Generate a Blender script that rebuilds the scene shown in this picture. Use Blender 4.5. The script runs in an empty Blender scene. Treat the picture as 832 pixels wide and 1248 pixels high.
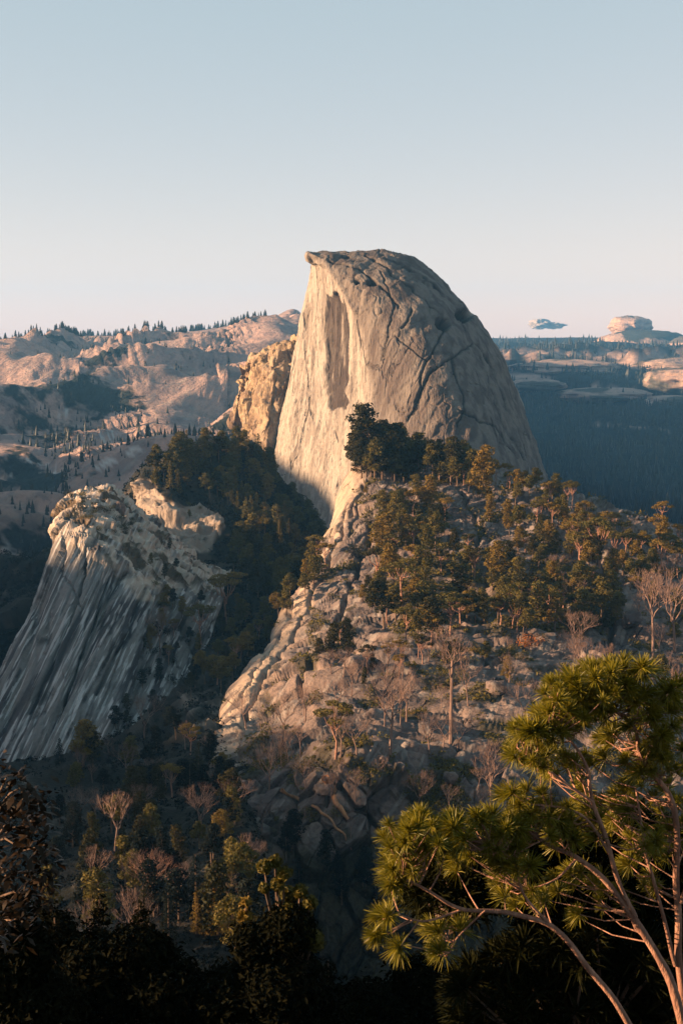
import bpy, math, random
import numpy as np
from mathutils import Vector, Matrix
random.seed(7); rng = np.random.default_rng(11)
C = bpy.context.scene.collection
SC = bpy.context.scene
PI = math.pi
# ------------------------------------------------------------------ camera frame (832 x 1248 units of the photograph)
F = 1733.0; PITCH = math.atan(214/F); CX, CY = 416.0, 624.0
cp, sp = math.cos(PITCH), math.sin(PITCH)
def ray(px, py):
    u = (px-CX)/F; v = (CY-py)/F
    return np.array([u, cp+v*sp, -sp+v*cp])
def P(px, py, d):
    r = ray(px, py); return r*(d/r[1])
def proj(A):
    x, y, z = A[..., 0], A[..., 1], A[..., 2]
    w = np.maximum(y*cp - z*sp, 1e-3); up = y*sp + z*cp
    return CX + F*x/w, CY - F*up/w
# ------------------------------------------------------------------ noise
def _h(ix, iy, iz, s):
    n = (ix*np.int64(374761393) + iy*np.int64(668265263) + iz*np.int64(2147483647) + np.int64(s)*np.int64(1274126177)) & 0xffffffff
    n = ((n ^ (n >> 13))*np.int64(1274126177)) & 0xffffffff
    n = ((n ^ (n >> 16))*np.int64(2246822519)) & 0xffffffff
    return (n ^ (n >> 15)) & 0xffffffff
_G = rng.normal(size=(256, 3)); _G /= np.linalg.norm(_G, axis=1)[:, None]
def noise(p, s=0):
    sh = p.shape[:-1]; p = p.reshape(-1, 3)
    i = np.floor(p).astype(np.int64); f = p-i; w = f*f*f*(f*(f*6-15)+10); out = np.zeros(len(p))
    for dx in (0, 1):
        for dy in (0, 1):
            for dz in (0, 1):
                g = _G[_h(i[:, 0]+dx, i[:, 1]+dy, i[:, 2]+dz, s) & 255]
                d = g[:, 0]*(f[:, 0]-dx)+g[:, 1]*(f[:, 1]-dy)+g[:, 2]*(f[:, 2]-dz)
                out += d*(w[:, 0] if dx else 1-w[:, 0])*(w[:, 1] if dy else 1-w[:, 1])*(w[:, 2] if dz else 1-w[:, 2])
    return (out*1.5).reshape(sh)
def fbm(p, o=4, s=0, g=0.5):
    a = 1; t = 0
    for k in range(o): t = t + a*noise(p*(2.03**k), s+k*17); a *= g
    return t
def ridged(p, o=3, s=0, g=0.5):
    a = 1; t = 0
    for k in range(o): t = t + a*(1-2*np.abs(noise(p*(2.07**k), s+k*13))); a *= g
    return t
def cells(p, s=0):
    """blocky fracture: height of the nearest cell and the distance to the joint beside it"""
    sh = p.shape[:-1]; p = p.reshape(-1, 3); i = np.floor(p).astype(np.int64); f = p-i
    d1 = np.full(len(p), 9.); d2 = np.full(len(p), 9.); v = np.zeros(len(p))
    for dx in (-1, 0, 1):
        for dy in (-1, 0, 1):
            for dz in (-1, 0, 1):
                h = _h(i[:, 0]+dx, i[:, 1]+dy, i[:, 2]+dz, s)
                ox = (h & 1023)/1023.; oy = ((h >> 10) & 1023)/1023.; oz = ((h >> 20) & 1023)/1023.
                d = np.sqrt((dx+ox-f[:, 0])**2+(dy+oy-f[:, 1])**2+(dz+oz-f[:, 2])**2)
                m = d < d1
                d2 = np.where(m, d1, np.minimum(d2, d)); v = np.where(m, ((h >> 5) & 255)/255., v); d1 = np.where(m, d, d1)
    return v.reshape(sh), (d2-d1).reshape(sh)
def facets(p, s=0):
    """cells() plus a tilted plane per cell, so that broken rock gets flat faces"""
    sh = p.shape[:-1]; p = p.reshape(-1, 3); i = np.floor(p).astype(np.int64); f = p-i
    d1 = np.full(len(p), 9.); d2 = np.full(len(p), 9.); v = np.zeros(len(p))
    for dx in (-1, 0, 1):
        for dy in (-1, 0, 1):
            for dz in (-1, 0, 1):
                h = _h(i[:, 0]+dx, i[:, 1]+dy, i[:, 2]+dz, s)
                ex = f[:, 0]-dx-(h & 1023)/1023.; ey = f[:, 1]-dy-((h >> 10) & 1023)/1023.; ez = f[:, 2]-dz-((h >> 20) & 1023)/1023.
                d = np.sqrt(ex*ex+ey*ey+ez*ez); m = d < d1; g = _G[(h >> 7) & 255]
                d2 = np.where(m, d1, np.minimum(d2, d)); v = np.where(m, (((h >> 5) & 255)/255.-.5)*.55+1.0*(g[:, 0]*ex+g[:, 1]*ey+g[:, 2]*ez), v); d1 = np.where(m, d, d1)
    e = d2-d1; return (v*sstep(0, .3, e)+.5).reshape(sh), e.reshape(sh)
def frame(A, along, scale):
    """anisotropic coordinates: stretched along 'along', scale = (along, across, across)"""
    a = np.array(along, float); a /= np.linalg.norm(a)
    b = np.cross(a, [0, 1, 0]); b /= np.linalg.norm(b); c = np.cross(a, b)
    return np.stack([A@a/scale[0], A@b/scale[1], A@c/scale[2]], -1)
def sstep(a, b, x):
    t = np.clip((x-a)/(b-a), 0, 1); return t*t*(3-2*t)
def linedist(px, py, pts):
    d = np.full(px.shape, 1e9)
    for (x0, y0), (x1, y1) in zip(pts[:-1], pts[1:]):
        vx, vy = x1-x0, y1-y0; t = np.clip(((px-x0)*vx+(py-y0)*vy)/(vx*vx+vy*vy+1e-9), 0, 1)
        d = np.minimum(d, np.hypot(px-x0-t*vx, py-y0-t*vy))
    return d
def inpoly(px, py, pts):
    c = np.zeros(px.shape, bool); n = len(pts)
    for k in range(n):
        x0, y0 = pts[k]; x1, y1 = pts[(k+1) % n]
        if y0 == y1: continue
        c ^= ((y0 > py) != (y1 > py)) & (px < (x1-x0)*(py-y0)/(y1-y0)+x0)
    return c
def softpoly(px, py, pts, w=2.0):
    d = linedist(px, py, list(pts)+[pts[0]]); return np.where(inpoly(px, py, pts), sstep(0, w, d), 0.)
# ------------------------------------------------------------------ lattice patches -> solid terrain sheets
def cr(Pk, t, tau=0.42):
    n = len(Pk); i = np.clip(np.floor(t).astype(int), 0, n-2); f = (t-i)[:, None, None]
    p1 = Pk[i]; p2 = Pk[i+1]; p0 = Pk[np.maximum(i-1, 0)]; p3 = Pk[np.minimum(i+2, n-1)]
    m1 = (p2-p0)*tau; m2 = (p3-p1)*tau
    return (2*f**3-3*f**2+1)*p1+(f**3-2*f**2+f)*m1+(-2*f**3+3*f**2)*p2+(f**3-f**2)*m2
def params(K, step, cap):
    px, py = proj(K); t = []
    for i in range(K.shape[0]-1):
        L = np.minimum(np.hypot(px[i+1]-px[i], py[i+1]-py[i]), 260).max()
        n = int(min(max(6, L/step), cap)); t += [i+k/n for k in range(n)]
    return np.array(t+[K.shape[0]-1.])
def lattice(rows, step=1.6, cap=170):
    K = np.array([[P(*q) if len(q) == 3 else np.array(q[:3], float) for q in r] for r in rows])
    tu = params(K, step, cap); A = cr(K, tu)
    tv = params(K.transpose(1, 0, 2), step, cap)
    return cr(A.transpose(1, 0, 2), tv).transpose(1, 0, 2)
def normals(A):
    du = np.gradient(A, axis=0); dv = np.gradient(A, axis=1); n = np.cross(du, dv)
    n /= np.linalg.norm(n, axis=-1)[..., None]+1e-9
    return n
def outward(A):
    n = normals(A); c = n[..., 1]*A[..., 1]+n[..., 0]*A[..., 0]+n[..., 2]*A[..., 2]
    return -n if np.median(c) > 0 else n
def tag(o, label=None, cat=None, group=None, kind=None):
    if label: o['label'] = label
    if cat: o['category'] = cat
    if group: o['group'] = group
    if kind: o['kind'] = kind
    return o
def mesh_obj(name, V, Fc, mat, parent=None, smooth=True, attrs=None, k=4):
    me = bpy.data.meshes.new(name); V = np.asarray(V, np.float32).reshape(-1, 3); Fc = np.asarray(Fc, np.int32)
    me.vertices.add(len(V)); me.vertices.foreach_set('co', V.ravel())
    if len(Fc):
        k = Fc.shape[1]
        me.loops.add(Fc.size); me.loops.foreach_set('vertex_index', Fc.ravel())
        me.polygons.add(len(Fc)); me.polygons.foreach_set('loop_start', np.arange(0, Fc.size, k, dtype=np.int32))
        me.polygons.foreach_set('use_smooth', np.full(len(Fc), smooth))
    me.update(calc_edges=True)
    for a, v in (attrs or {}).items():
        at = me.attributes.new(a, 'FLOAT', 'POINT'); at.data.foreach_set('value', np.asarray(v, np.float32).ravel())
    me.materials.append(mat)
    o = bpy.data.objects.new(name, me); C.objects.link(o)
    if parent: o.parent = parent
    return o
def grid_obj(name, A, mat, attrs=None, **kw):
    R, Q = A.shape[:2]; i = np.arange(R*Q).reshape(R, Q)
    Fc = np.stack([i[:-1, :-1], i[:-1, 1:], i[1:, 1:], i[1:, :-1]], -1).reshape(-1, 4)
    return mesh_obj(name, A, Fc, mat, attrs=attrs, **kw)
def empty(name, loc, rz=0, s=1):
    o = bpy.data.objects.new(name, None); C.objects.link(o); o.location = loc; o.rotation_euler = (0, 0, rz); o.scale = (s, s, s); return o
# ------------------------------------------------------------------ materials
class NT:
    def __init__(s, name):
        s.m = bpy.data.materials.new(name); s.m.use_nodes = True; s.t = s.m.node_tree; s.t.nodes.clear()
        s.out = s.n('ShaderNodeOutputMaterial')
    def n(s, t, **k):
        x = s.t.nodes.new(t)
        for a, v in k.items(): setattr(x, a, v)
        return x
    def l(s, a, b): s.t.links.new(a, b)
    def math(s, op, a, b=None, clamp=False):
        x = s.n('ShaderNodeMath', operation=op, use_clamp=clamp)
        for i, v in enumerate((a, b)):
            if v is None: continue
            if isinstance(v, (int, float)): x.inputs[i].default_value = v
            else: s.l(v, x.inputs[i])
        return x.outputs[0]
    def mix(s, f, a, b):
        x = s.n('ShaderNodeMix', data_type='RGBA')
        for i, v in ((0, f), (6, a), (7, b)):
            if isinstance(v, (int, float)): x.inputs[i].default_value = v
            elif isinstance(v, tuple): x.inputs[i].default_value = (*v, 1)
            else: s.l(v, x.inputs[i])
        return x.outputs[2]
    def noise(s, co, scale, detail=6, rough=.55, dist=0.):
        x = s.n('ShaderNodeTexNoise'); x.inputs['Scale'].default_value = scale; x.inputs['Detail'].default_value = detail
        x.inputs['Roughness'].default_value = rough; x.inputs['Distortion'].default_value = dist; s.l(co, x.inputs['Vector']); return x.outputs['Fac']
    def dirmap(s, co, along, fa, fc, deep=1.):
        a = Vector(along).normalized(); b = a.cross(Vector((0, 1, .01))).normalized(); c = a.cross(b); cb = s.n('ShaderNodeCombineXYZ')
        for i, (v, f) in enumerate(((a, fa), (b, fc), (c, fc*deep))):
            x = s.n('ShaderNodeVectorMath', operation='DOT_PRODUCT'); s.l(co, x.inputs[0]); x.inputs[1].default_value = v*f; s.l(x.outputs['Value'], cb.inputs[i])
        return cb.outputs[0]
    def joints(s, co, warp, scale, w):
        nz = s.n('ShaderNodeTexNoise'); nz.inputs['Scale'].default_value = scale*1.7; nz.inputs['Detail'].default_value = 5; s.l(co, nz.inputs['Vector'])
        mx = s.n('ShaderNodeMix', data_type='RGBA', blend_type='LINEAR_LIGHT'); mx.inputs[0].default_value = warp; s.l(co, mx.inputs[6]); s.l(nz.outputs['Color'], mx.inputs[7])
        vo = s.n('ShaderNodeTexVoronoi', feature='DISTANCE_TO_EDGE'); vo.inputs['Scale'].default_value = scale; s.l(mx.outputs[2], vo.inputs['Vector'])
        return s.math('SUBTRACT', 1., s.ramp(vo.outputs['Distance'], 0., w))
    def ramp(s, f, a, b):
        x = s.n('ShaderNodeMapRange'); x.interpolation_type = 'SMOOTHSTEP'; s.l(f, x.inputs[0]); x.inputs[1].default_value = a; x.inputs[2].default_value = b; return x.outputs[0]
    def mapping(s, co, rot, sc):
        x = s.n('ShaderNodeMapping'); x.vector_type = 'POINT'; x.inputs['Rotation'].default_value = rot; x.inputs['Scale'].default_value = sc; s.l(co, x.inputs[0]); return x.outputs[0]
def granite(name, base, dark, warm, scale=1., streak=(0, 0, 1), streak_sc=(.02, .25), joint=None, stain_light=(.12, .08, .06), veg_shade=(.035, .045, .02), bump=.6, vegnoise=None, streak_amt=.55, pale=(.30, .27, .245), iso=1., K=.66, deep=1.):
    base, dark, warm, stain_light, veg_shade, pale = [tuple(x*K for x in q) for q in (base, dark, warm, stain_light, veg_shade, pale)]
    t = NT(name); co = t.n('ShaderNodeTexCoord').outputs['Object']
    big = t.noise(co, .012*scale, 5, .6, .6); mid = t.noise(co, .08*scale, 8, .65, .4); fine = t.noise(co, .7*scale, 6, .7)
    st = t.noise(t.dirmap(co, streak, *streak_sc, deep), 1., 3, .5, .2)
    st2 = t.noise(t.dirmap(co, streak, streak_sc[0]*1.2, streak_sc[1]*4.3, deep), 1., 2, .45, .1)
    c = t.mix(t.ramp(big, .38, .62), base, warm)
    c = t.mix(t.math('MULTIPLY', t.ramp(mid, .5, .68), .75*iso), c, dark)
    mid2 = t.noise(co, .26*scale, 7, .68, .3)
    c = t.mix(t.math('MULTIPLY', t.ramp(mid2, .5, .62), .5*iso), c, dark)
    c = t.mix(t.math('MULTIPLY', t.ramp(st, .49, .6), streak_amt), c, dark)
    c = t.mix(t.math('MULTIPLY', t.ramp(st2, .53, .64), streak_amt*.7), c, pale)
    c = t.mix(t.math('MULTIPLY', t.ramp(fine, .52, .7), .45*iso), c, dark)
    jt = None
    if joint:
        jt = t.joints(t.dirmap(co, streak, joint[0], joint[1], max(deep, .35)), joint[2], 1., joint[3]); jt = t.math('MULTIPLY', jt, t.ramp(t.noise(co, .05*scale, 4, .6), .47, .58)); c = t.mix(t.math('MULTIPLY', jt, joint[4]), c, tuple(x*.45 for x in dark))
    a = t.n('ShaderNodeAttribute', attribute_name='stain_light').outputs['Fac']  # colour mask: rock stains and pale patches, plus painted sun and shade
    c = t.mix(t.math('MULTIPLY', a, .9), c, stain_light)
    v = t.n('ShaderNodeAttribute', attribute_name='veg_shade').outputs['Fac']  # colour mask: plant cover, plus painted shade in the dome's hollows
    if vegnoise:
        vn = t.ramp(t.noise(co, vegnoise[0], 6, .65, .3), vegnoise[1], vegnoise[1]+vegnoise[2]); v = t.math('MAXIMUM', v, vn)
    c = t.mix(v, c, t.mix(t.ramp(fine, .4, .6), veg_shade, tuple(x*.55 for x in veg_shade)))
    b = t.n('ShaderNodeBsdfPrincipled'); t.l(c, b.inputs['Base Color']); b.inputs['Roughness'].default_value = .92; b.inputs['Specular IOR Level'].default_value = .15
    h = t.math('ADD', t.math('ADD', t.math('MULTIPLY', mid, 3.), t.math('MULTIPLY', mid2, 2.2)), t.math('ADD', t.math('MULTIPLY', st2, 1.6), t.math('MULTIPLY', fine, .7)))
    if jt: h = t.math('SUBTRACT', h, t.math('MULTIPLY', jt, 2.5))
    bp = t.n('ShaderNodeBump'); bp.inputs['Strength'].default_value = 1; bp.inputs['Distance'].default_value = bump/scale; t.l(h, bp.inputs['Height']); t.l(bp.outputs[0], b.inputs['Normal'])
    t.l(b.outputs[0], t.out.inputs[0]); return t.m
def leaf_mat(name, a, b, trans=.25, nscale=.6, rough=.6, spec=.25, K=.72):
    a, b = tuple(x*K for x in a), tuple(x*K for x in b)
    t = NT(name); g = t.n('ShaderNodeNewGeometry'); oi = t.n('ShaderNodeObjectInfo')
    rnd = t.math('FRACT', t.math('ADD', oi.outputs['Random'], t.math('MULTIPLY', g.outputs['Random Per Island'], .55)))
    c = t.mix(rnd, a, b)
    bs = t.n('ShaderNodeBsdfPrincipled'); t.l(c, bs.inputs['Base Color']); bs.inputs['Roughness'].default_value = rough; bs.inputs['Specular IOR Level'].default_value = spec
    tr = t.n('ShaderNodeBsdfTranslucent'); t.l(c, tr.inputs[0]); mx = t.n('ShaderNodeMixShader'); mx.inputs[0].default_value = trans
    t.l(bs.outputs[0], mx.inputs[1]); t.l(tr.outputs[0], mx.inputs[2]); t.l(mx.outputs[0], t.out.inputs[0]); return t.m
def bark_mat(name, a, b, sc=3., K=.72):
    a, b = tuple(x*K for x in a), tuple(x*K for x in b)
    t = NT(name); co = t.n('ShaderNodeTexCoord').outputs['Object']
    f = t.ramp(t.noise(t.mapping(co, (0, 0, 0), (1, 1, .25)), sc, 6, .65), .38, .62)
    bs = t.n('ShaderNodeBsdfPrincipled'); t.l(t.mix(f, a, b), bs.inputs['Base Color']); bs.inputs['Roughness'].default_value = .85; bs.inputs['Specular IOR Level'].default_value = .2
    bp = t.n('ShaderNodeBump'); bp.inputs['Distance'].default_value = .02; t.l(f, bp.inputs['Height']); t.l(bp.outputs[0], bs.inputs['Normal'])
    t.l(bs.outputs[0], t.out.inputs[0]); return t.m
M_dome = granite('dome_granite', (.43, .385, .335), (.25, .21, .18), (.47, .415, .35), 1, (-.12, 0, 1), (.012, .14), joint=(.006, .022, .25, .02, .7), stain_light=(.088, .066, .060), bump=.8, iso=.75, streak_amt=.5, veg_shade=(.022, .018, .016))
M_goldrock = granite('golden_granite', (.46, .35, .23), (.20, .13, .09), (.52, .38, .22), 1.3, (0, 0, 1), (.015, .12), joint=(.02, .05, .3, .04, .8), stain_light=(.20, .13, .09), bump=.8)
M_out = granite('outcrop_granite', (.20, .19, .185), (.05, .047, .05), (.17, .15, .135), 1.6, (-.38, -.2, -.9), (.007, .22), joint=(.012, .07, .05, .05, .8), stain_light=(.54, .43, .34), bump=.45, streak_amt=.95, iso=.35, K=.9, deep=.16, pale=(.50, .48, .47), veg_shade=(.07, .045, .02))
M_ridge = granite('ridge_granite', (.155, .122, .112), (.055, .046, .048), (.205, .15, .125), 2.2, (-.5, -.2, -.62), (.02, .16), joint=(.022, .075, .35, .03, .85), stain_light=(.50, .38, .28), bump=.5, streak_amt=.6, veg_shade=(.05, .045, .025), K=.82, deep=.2)
M_far = granite('far_granite', (.40, .275, .235), (.17, .14, .14), (.48, .315, .255), .28, (-.6, -.3, -.7), (.005, .03), veg_shade=(.022, .03, .028), vegnoise=(.0042, .56, .05), K=.8, bump=.6, stain_light=(.55, .53, .52))
M_basin = granite('basin_granite', (.50, .34, .27), (.30, .21, .18), (.54, .36, .28), .25, (1, 0, 0), (.01, .04), veg_shade=(.010, .018, .018), bump=.5)
M_mesa = granite('mesa_granite', (.50, .36, .29), (.30, .21, .18), (.54, .36, .27), .3, (0, 0, 1), (.004, .05), bump=.5, veg_shade=(.06, .07, .05))
M_soil = granite('forest_floor', (.035, .032, .024), (.016, .016, .014), (.05, .034, .022), 2., (0, 0, 1), (.2, .2), stain_light=(.42, .34, .28), veg_shade=(.010, .017, .015), bump=.5, pale=(.06, .05, .04))  # ground cover tone carries the blue shade of the valley
# ------------------------------------------------------------------ far ground and far slopes
HAZE = 5e-5; EXPO = 2.0
n = 160; gx = np.linspace(-1, 1, n); gx = np.sign(gx)*np.abs(gx)**2*9000; gy = np.linspace(0, 1, n)**1.6*11000-1500
X, Y = np.meshgrid(gx, gy); G = np.stack([X, Y, np.full_like(X, -470.)], -1); G[..., 2] += fbm(G/600., 4, 3)*22
grid_obj('ground', G, M_soil, attrs={'veg_shade': np.ones(G.shape[:2])*.7}); tag(bpy.data.objects['ground'], 'dark forested valley floor far below the cliffs', kind='structure')

XS = [-260, -120, 0, 100, 200, 280, 330, 364, 395, 520]
CR = [418, 415, 413, 409, 406, 395, 386, 378, 460, 620]
rows = [[(x, c+60, 5200) for x, c in zip(XS, CR)], [(x, c, 3700) for x, c in zip(XS, CR)]]
for dy, d in ((16, 3350), (38, 2950), (72, 2500), (115, 2100), (160, 1780), (215, 1520), (300, 1330), (430, 1200), (640, 1120), (800, 1080)):
    rows.append([(x, c*.35+412*.65+dy, d+(90 if k % 2 else -60)*(d/3000)) for k, (x, c) in enumerate(zip(XS, CR))])
A = lattice(rows, 1.9); N = outward(A); px, py = proj(A)
edge = sstep(0, 50, py-np.interp(px, XS, CR))
q = A.copy(); q[..., 2] *= 1.6
d = ridged(frame(q, (-.8, -.5, -.45), (1300, 330, 330)), 2, 5)*66 + fbm(A/190., 4, 31)*15 + np.abs(fbm(A/70., 3, 9))*3
fc_, fe_ = facets(frame(A+fbm(A/120., 2, 6)[..., None]*30, (-.6, -.3, -.6), (420, 110, 60)), 12); d += (fc_-.5)*22
d += ridged(frame(q, (-.6, -.3, -.7), (300, 60, 60)), 2, 77)*5
A = A + N*(d*(.04+.96*edge))[..., None]
A[..., 2] += -10*(1-edge)
px, py = proj(A); A_far = A
big = softpoly(px, py, [(372, 380), (330, 392), (262, 405), (250, 430), (215, 470), (205, 520), (260, 540), (300, 500), (330, 470), (372, 440)], 14)
stn = np.zeros(px.shape)
for pl in ([(0, 562), (30, 556), (60, 566), (88, 578), (60, 586), (10, 582)], [(110, 570), (150, 545), (180, 540), (182, 548), (150, 560), (120, 575)], [(62, 500), (84, 494), (86, 506), (66, 512)], [(112, 530), (135, 520), (150, 532), (130, 540)],
           [(0, 655), (18, 640), (22, 668), (0, 690)], [(30, 640), (44, 636), (44, 648)]):
    stn = np.maximum(stn, softpoly(px, py, pl, 3))
stn *= sstep(-.15, .1, fbm(frame(A, (1, .2, -.5), (60, 9, 9)), 3, 3))
grid_obj('rocky_mountain', A, M_far, attrs={'stain_light': stn, 'veg_shade': sstep(585, 640, py)*.5*(fbm(A/60, 4, 6) > -.1)*(1-stn)})
tag(bpy.data.objects['rocky_mountain'], 'hazy pink granite slopes beyond the canyon on the left', kind='structure')

# right hand basin with its ridges
XS = [420, 520, 600, 660, 720, 780, 840, 940, 1100]
def band(dy, d, wob, seed):
    r_ = random.Random(seed); return [(x, dy+r_.uniform(-wob, wob), d+r_.uniform(-60, 60)) for x in XS]
rows = [band(460, 9000, 1, 1), band(413, 7000, 2, 2), band(425, 6300, 2, 3), band(436, 5800, 2, 4), band(447, 5500, 3, 14), band(452, 4700, 3, 5), band(462, 4300, 3, 6), band(478, 3950, 4, 7), band(492, 3750, 3, 8), band(520, 3300, 3, 9),
        band(560, 2800, 4, 10), band(600, 2400, 4, 11), band(640, 2100, 4, 12), band(720, 1750, 5, 13), band(850, 1600, 5, 15), band(1000, 1500, 5, 16)]
A = lattice(rows, 2.2); px, py = proj(A); N = outward(A)
w = sstep(414, 440, py)
d = ridged(A/np.array([1500, 520, 400.]), 3, 8)*48*w + fbm(A/170., 4, 12)*16
A[..., 2] += d*(.25+.75*w); px, py = proj(A); bandm = np.maximum(np.exp(-((py-436)/11)**2), np.exp(-((py-472)/13)**2)); A[..., 2] += bandm*(np.abs(fbm(A/np.array([230, 330, 230.]), 4, 91))*55+np.abs(fbm(A/70., 3, 92))*12); px, py = proj(A)
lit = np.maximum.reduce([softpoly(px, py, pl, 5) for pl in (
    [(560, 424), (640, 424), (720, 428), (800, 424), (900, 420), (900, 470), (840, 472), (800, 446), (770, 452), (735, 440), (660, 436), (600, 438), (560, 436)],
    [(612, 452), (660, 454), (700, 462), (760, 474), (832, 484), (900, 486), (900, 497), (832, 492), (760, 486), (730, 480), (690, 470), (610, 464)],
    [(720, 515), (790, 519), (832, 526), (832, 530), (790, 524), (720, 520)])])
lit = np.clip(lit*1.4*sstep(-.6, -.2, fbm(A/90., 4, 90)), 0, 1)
A_basin, lit_basin = A, lit; basin = grid_obj('forested_hill', A, M_basin, attrs={'veg_shade': 1-lit*.95, 'stain_light': np.zeros(px.shape)})
tag(basin, 'broad blue shaded forested hills in the distance right of the dome', kind='structure')

def blob(name, c, r, mat, seed, amp=.12, nu=90, nv=60, sq=2.6, fr=1.6, attrs=None):
    u = np.linspace(0, 2*PI, nu, endpoint=False); v = np.linspace(.001, PI-.001, nv); U, V = np.meshgrid(u, v)
    f = lambda w: np.sign(w)*np.abs(w)**(2/sq)
    D = np.stack([f(np.sin(V))*f(np.cos(U)), f(np.sin(V))*f(np.sin(U)), f(np.cos(V))], -1)
    D *= (1+amp*fbm(D*fr+seed*3.1, 5, seed)+amp*.5*ridged(D*fr*2+seed, 2, seed+5)*.4)[..., None]
    A = D*np.array(r)+np.array(c)
    i = np.arange(nu*nv).reshape(nv, nu); j = np.roll(i, -1, 1)
    Fc = np.stack([i[:-1], j[:-1], j[1:], i[1:]], -1).reshape(-1, 4)
    return mesh_obj(name, A, Fc, mat, attrs=attrs(A) if attrs else None)
def m(pxw, d): return pxw*d/F
D1 = 6600
o = blob('rock_mountain', P(767, 398, D1), (m(25, D1), m(30, D1), m(12.5, D1)), M_mesa, 3, .17, sq=1.9, attrs=lambda A: {'veg_shade': (A[..., 2] > P(767, 387, D1)[2])*.6})
tag(o, 'flat topped pale rock butte on the right skyline', kind='structure')
D2 = 6100
o = blob('rounded_mountain', P(783, 428, D2), (m(61, D2), m(60, D2), m(25, D2)), M_mesa, 9, .10, sq=2.2, attrs=lambda A: {'veg_shade': ((A[..., 0] > P(752, 410, D2)[0]) & (A[..., 2] > P(0, 417, D2)[2]-fbm(A/60, 3)*30))*1.})
tag(o, 'rounded pink rock dome below the flat butte', kind='structure')
D2 = 6000
o = blob('rounded_mountain', P(838, 424, D2), (m(36, D2), m(60, D2), m(14, D2)), M_mesa, 13, .10, sq=2.2, attrs=lambda A: {'veg_shade': (A[..., 2] > P(0, 418, D2)[2])*.8})
tag(o, 'low rock shoulder at the right edge of the skyline', kind='structure')

for q_, D2, rw, rh, sd, lb in (((842, 464), 3650, 56, 18, 21, 'broad pink rock hump at the right edge under the far dome'), ((815, 447), 3960, 50, 11, 22, 'low pink rock swell just below the far dome'), ((690, 448), 3950, 66, 9, 23, 'long low pink rock swell in the middle of the far right hills'), ((735, 482), 3590, 60, 9, 24, 'low pink rock band between the two dark forest belts on the right'), ((826, 491), 3480, 44, 9, 25, 'pink rock ledge above the darkest forest at the right edge'), ((648, 470), 3650, 40, 7, 26, 'small pink rock swell close beside the dome on the right')):
    o = blob('rounded_mountain', P(q_[0], q_[1], D2), (m(rw, D2), m(rw, D2), m(rh, D2)), M_mesa, sd, .16, sq=2.1, attrs=lambda A: {'veg_shade': sstep(.05, .3, fbm(A/150., 4, 7))*.9}); tag(o, lb, kind='structure')

# ------------------------------------------------------------------ the great dome
cols = {}
DR = [  # c1..c7 per row (px, py, d)
 [(376, 312, 1096), (378, 311, 1090), (382, 310, 1084), (420, 309, 1094), (468, 306, 1100), (510, 319, 1106), (545, 350, 1118)],
 [(381, 324, 1108), (387, 324, 1093), (399, 320, 1074), (432, 320, 1072), (478, 320, 1074), (522, 334, 1088), (563, 369, 1118)],
 [(377, 350, 1116), (391, 348, 1092), (412, 342, 1062), (444, 342, 1050), (490, 342, 1050), (538, 356, 1066), (583, 393, 1118)],
 [(366, 388, 1120), (394, 387, 1088), (432, 380, 1046), (464, 382, 1028), (508, 388, 1022), (558, 400, 1040), (608, 430, 1116)],
 [(358, 430, 1122), (396, 430, 1082), (446, 426, 1032), (482, 430, 1010), (524, 437, 1000), (576, 452, 1016), (628, 478, 1112)],
 [(350, 480, 1122), (394, 480, 1076), (454, 476, 1020), (494, 480, 996), (538, 487, 984), (592, 502, 998), (644, 521, 1108)],
 [(338, 530, 1122), (390, 531, 1070), (458, 530, 1010), (500, 531, 984), (548, 536, 972), (606, 547, 990), (655, 553, 1104)],
 [(324, 582, 1120), (384, 590, 1062), (458, 590, 1000), (502, 586, 972), (554, 586, 960), (616, 586, 984), (668, 592, 1100)],
 [(312, 660, 1118), (376, 672, 1054), (456, 690, 985), (504, 690, 955), (560, 690, 945), (630, 690, 970), (700, 680, 1090)],
 [(300, 800, 1115), (370, 800, 1045), (456, 800, 960), (504, 800, 930), (560, 800, 920), (640, 800, 950), (730, 800, 1080)]]
rows = []
top = DR[0]
rows.append([(top[0][0]+60, 420, 1250)]+[(x+8, y+110, dd+170) for x, y, dd in top]+[(560, 470, 1280)])
rows.append([(top[0][0]+10, 322, 1150)]+[(x+2, y+8, dd+40) for x, y, dd in top]+[(545, 362, 1160)])
for r in DR:
    rows.append([(r[0][0]+14, r[0][1]+8, r[0][2]+90)]+r+[(r[-1][0]-6, r[-1][1]+6, r[-1][2]+90)])
for r in rows: r.insert(0, (r[0][0]+40, r[0][1]+20, r[0][2]+120)); r.append((r[-1][0]-40, r[-1][1]+10, r[-1][2]+120))
A = lattice(rows, 1.15, 90); N = outward(A); px, py = proj(A)
near = (A[..., 1] < 1135)
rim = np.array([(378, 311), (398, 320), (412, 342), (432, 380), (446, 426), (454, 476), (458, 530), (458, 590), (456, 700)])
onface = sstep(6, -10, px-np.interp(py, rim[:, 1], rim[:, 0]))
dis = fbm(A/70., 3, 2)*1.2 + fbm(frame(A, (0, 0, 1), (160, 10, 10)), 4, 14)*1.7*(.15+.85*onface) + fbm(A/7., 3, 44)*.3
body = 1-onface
dis += body*fbm(frame(A, (-.35, .1, -.9), (160, 9, 9)), 4, 61)*1.0
cv, cd = facets(frame(A+fbm(A/20., 3, 8)[..., None]*5, (-.35, 0, -.9), (110, 26, 26)), 5)
dis += body*((cv-.5)*2.2 - sstep(.03, 0, cd)*1.0)
cv, cd = facets(frame(A+fbm(A/20., 3, 8)[..., None]*4, (0, 0, 1), (60, 9, 9)), 15)
dis += onface*((cv-.5)*1.5 - sstep(.06, 0, cd)*.5)
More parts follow.
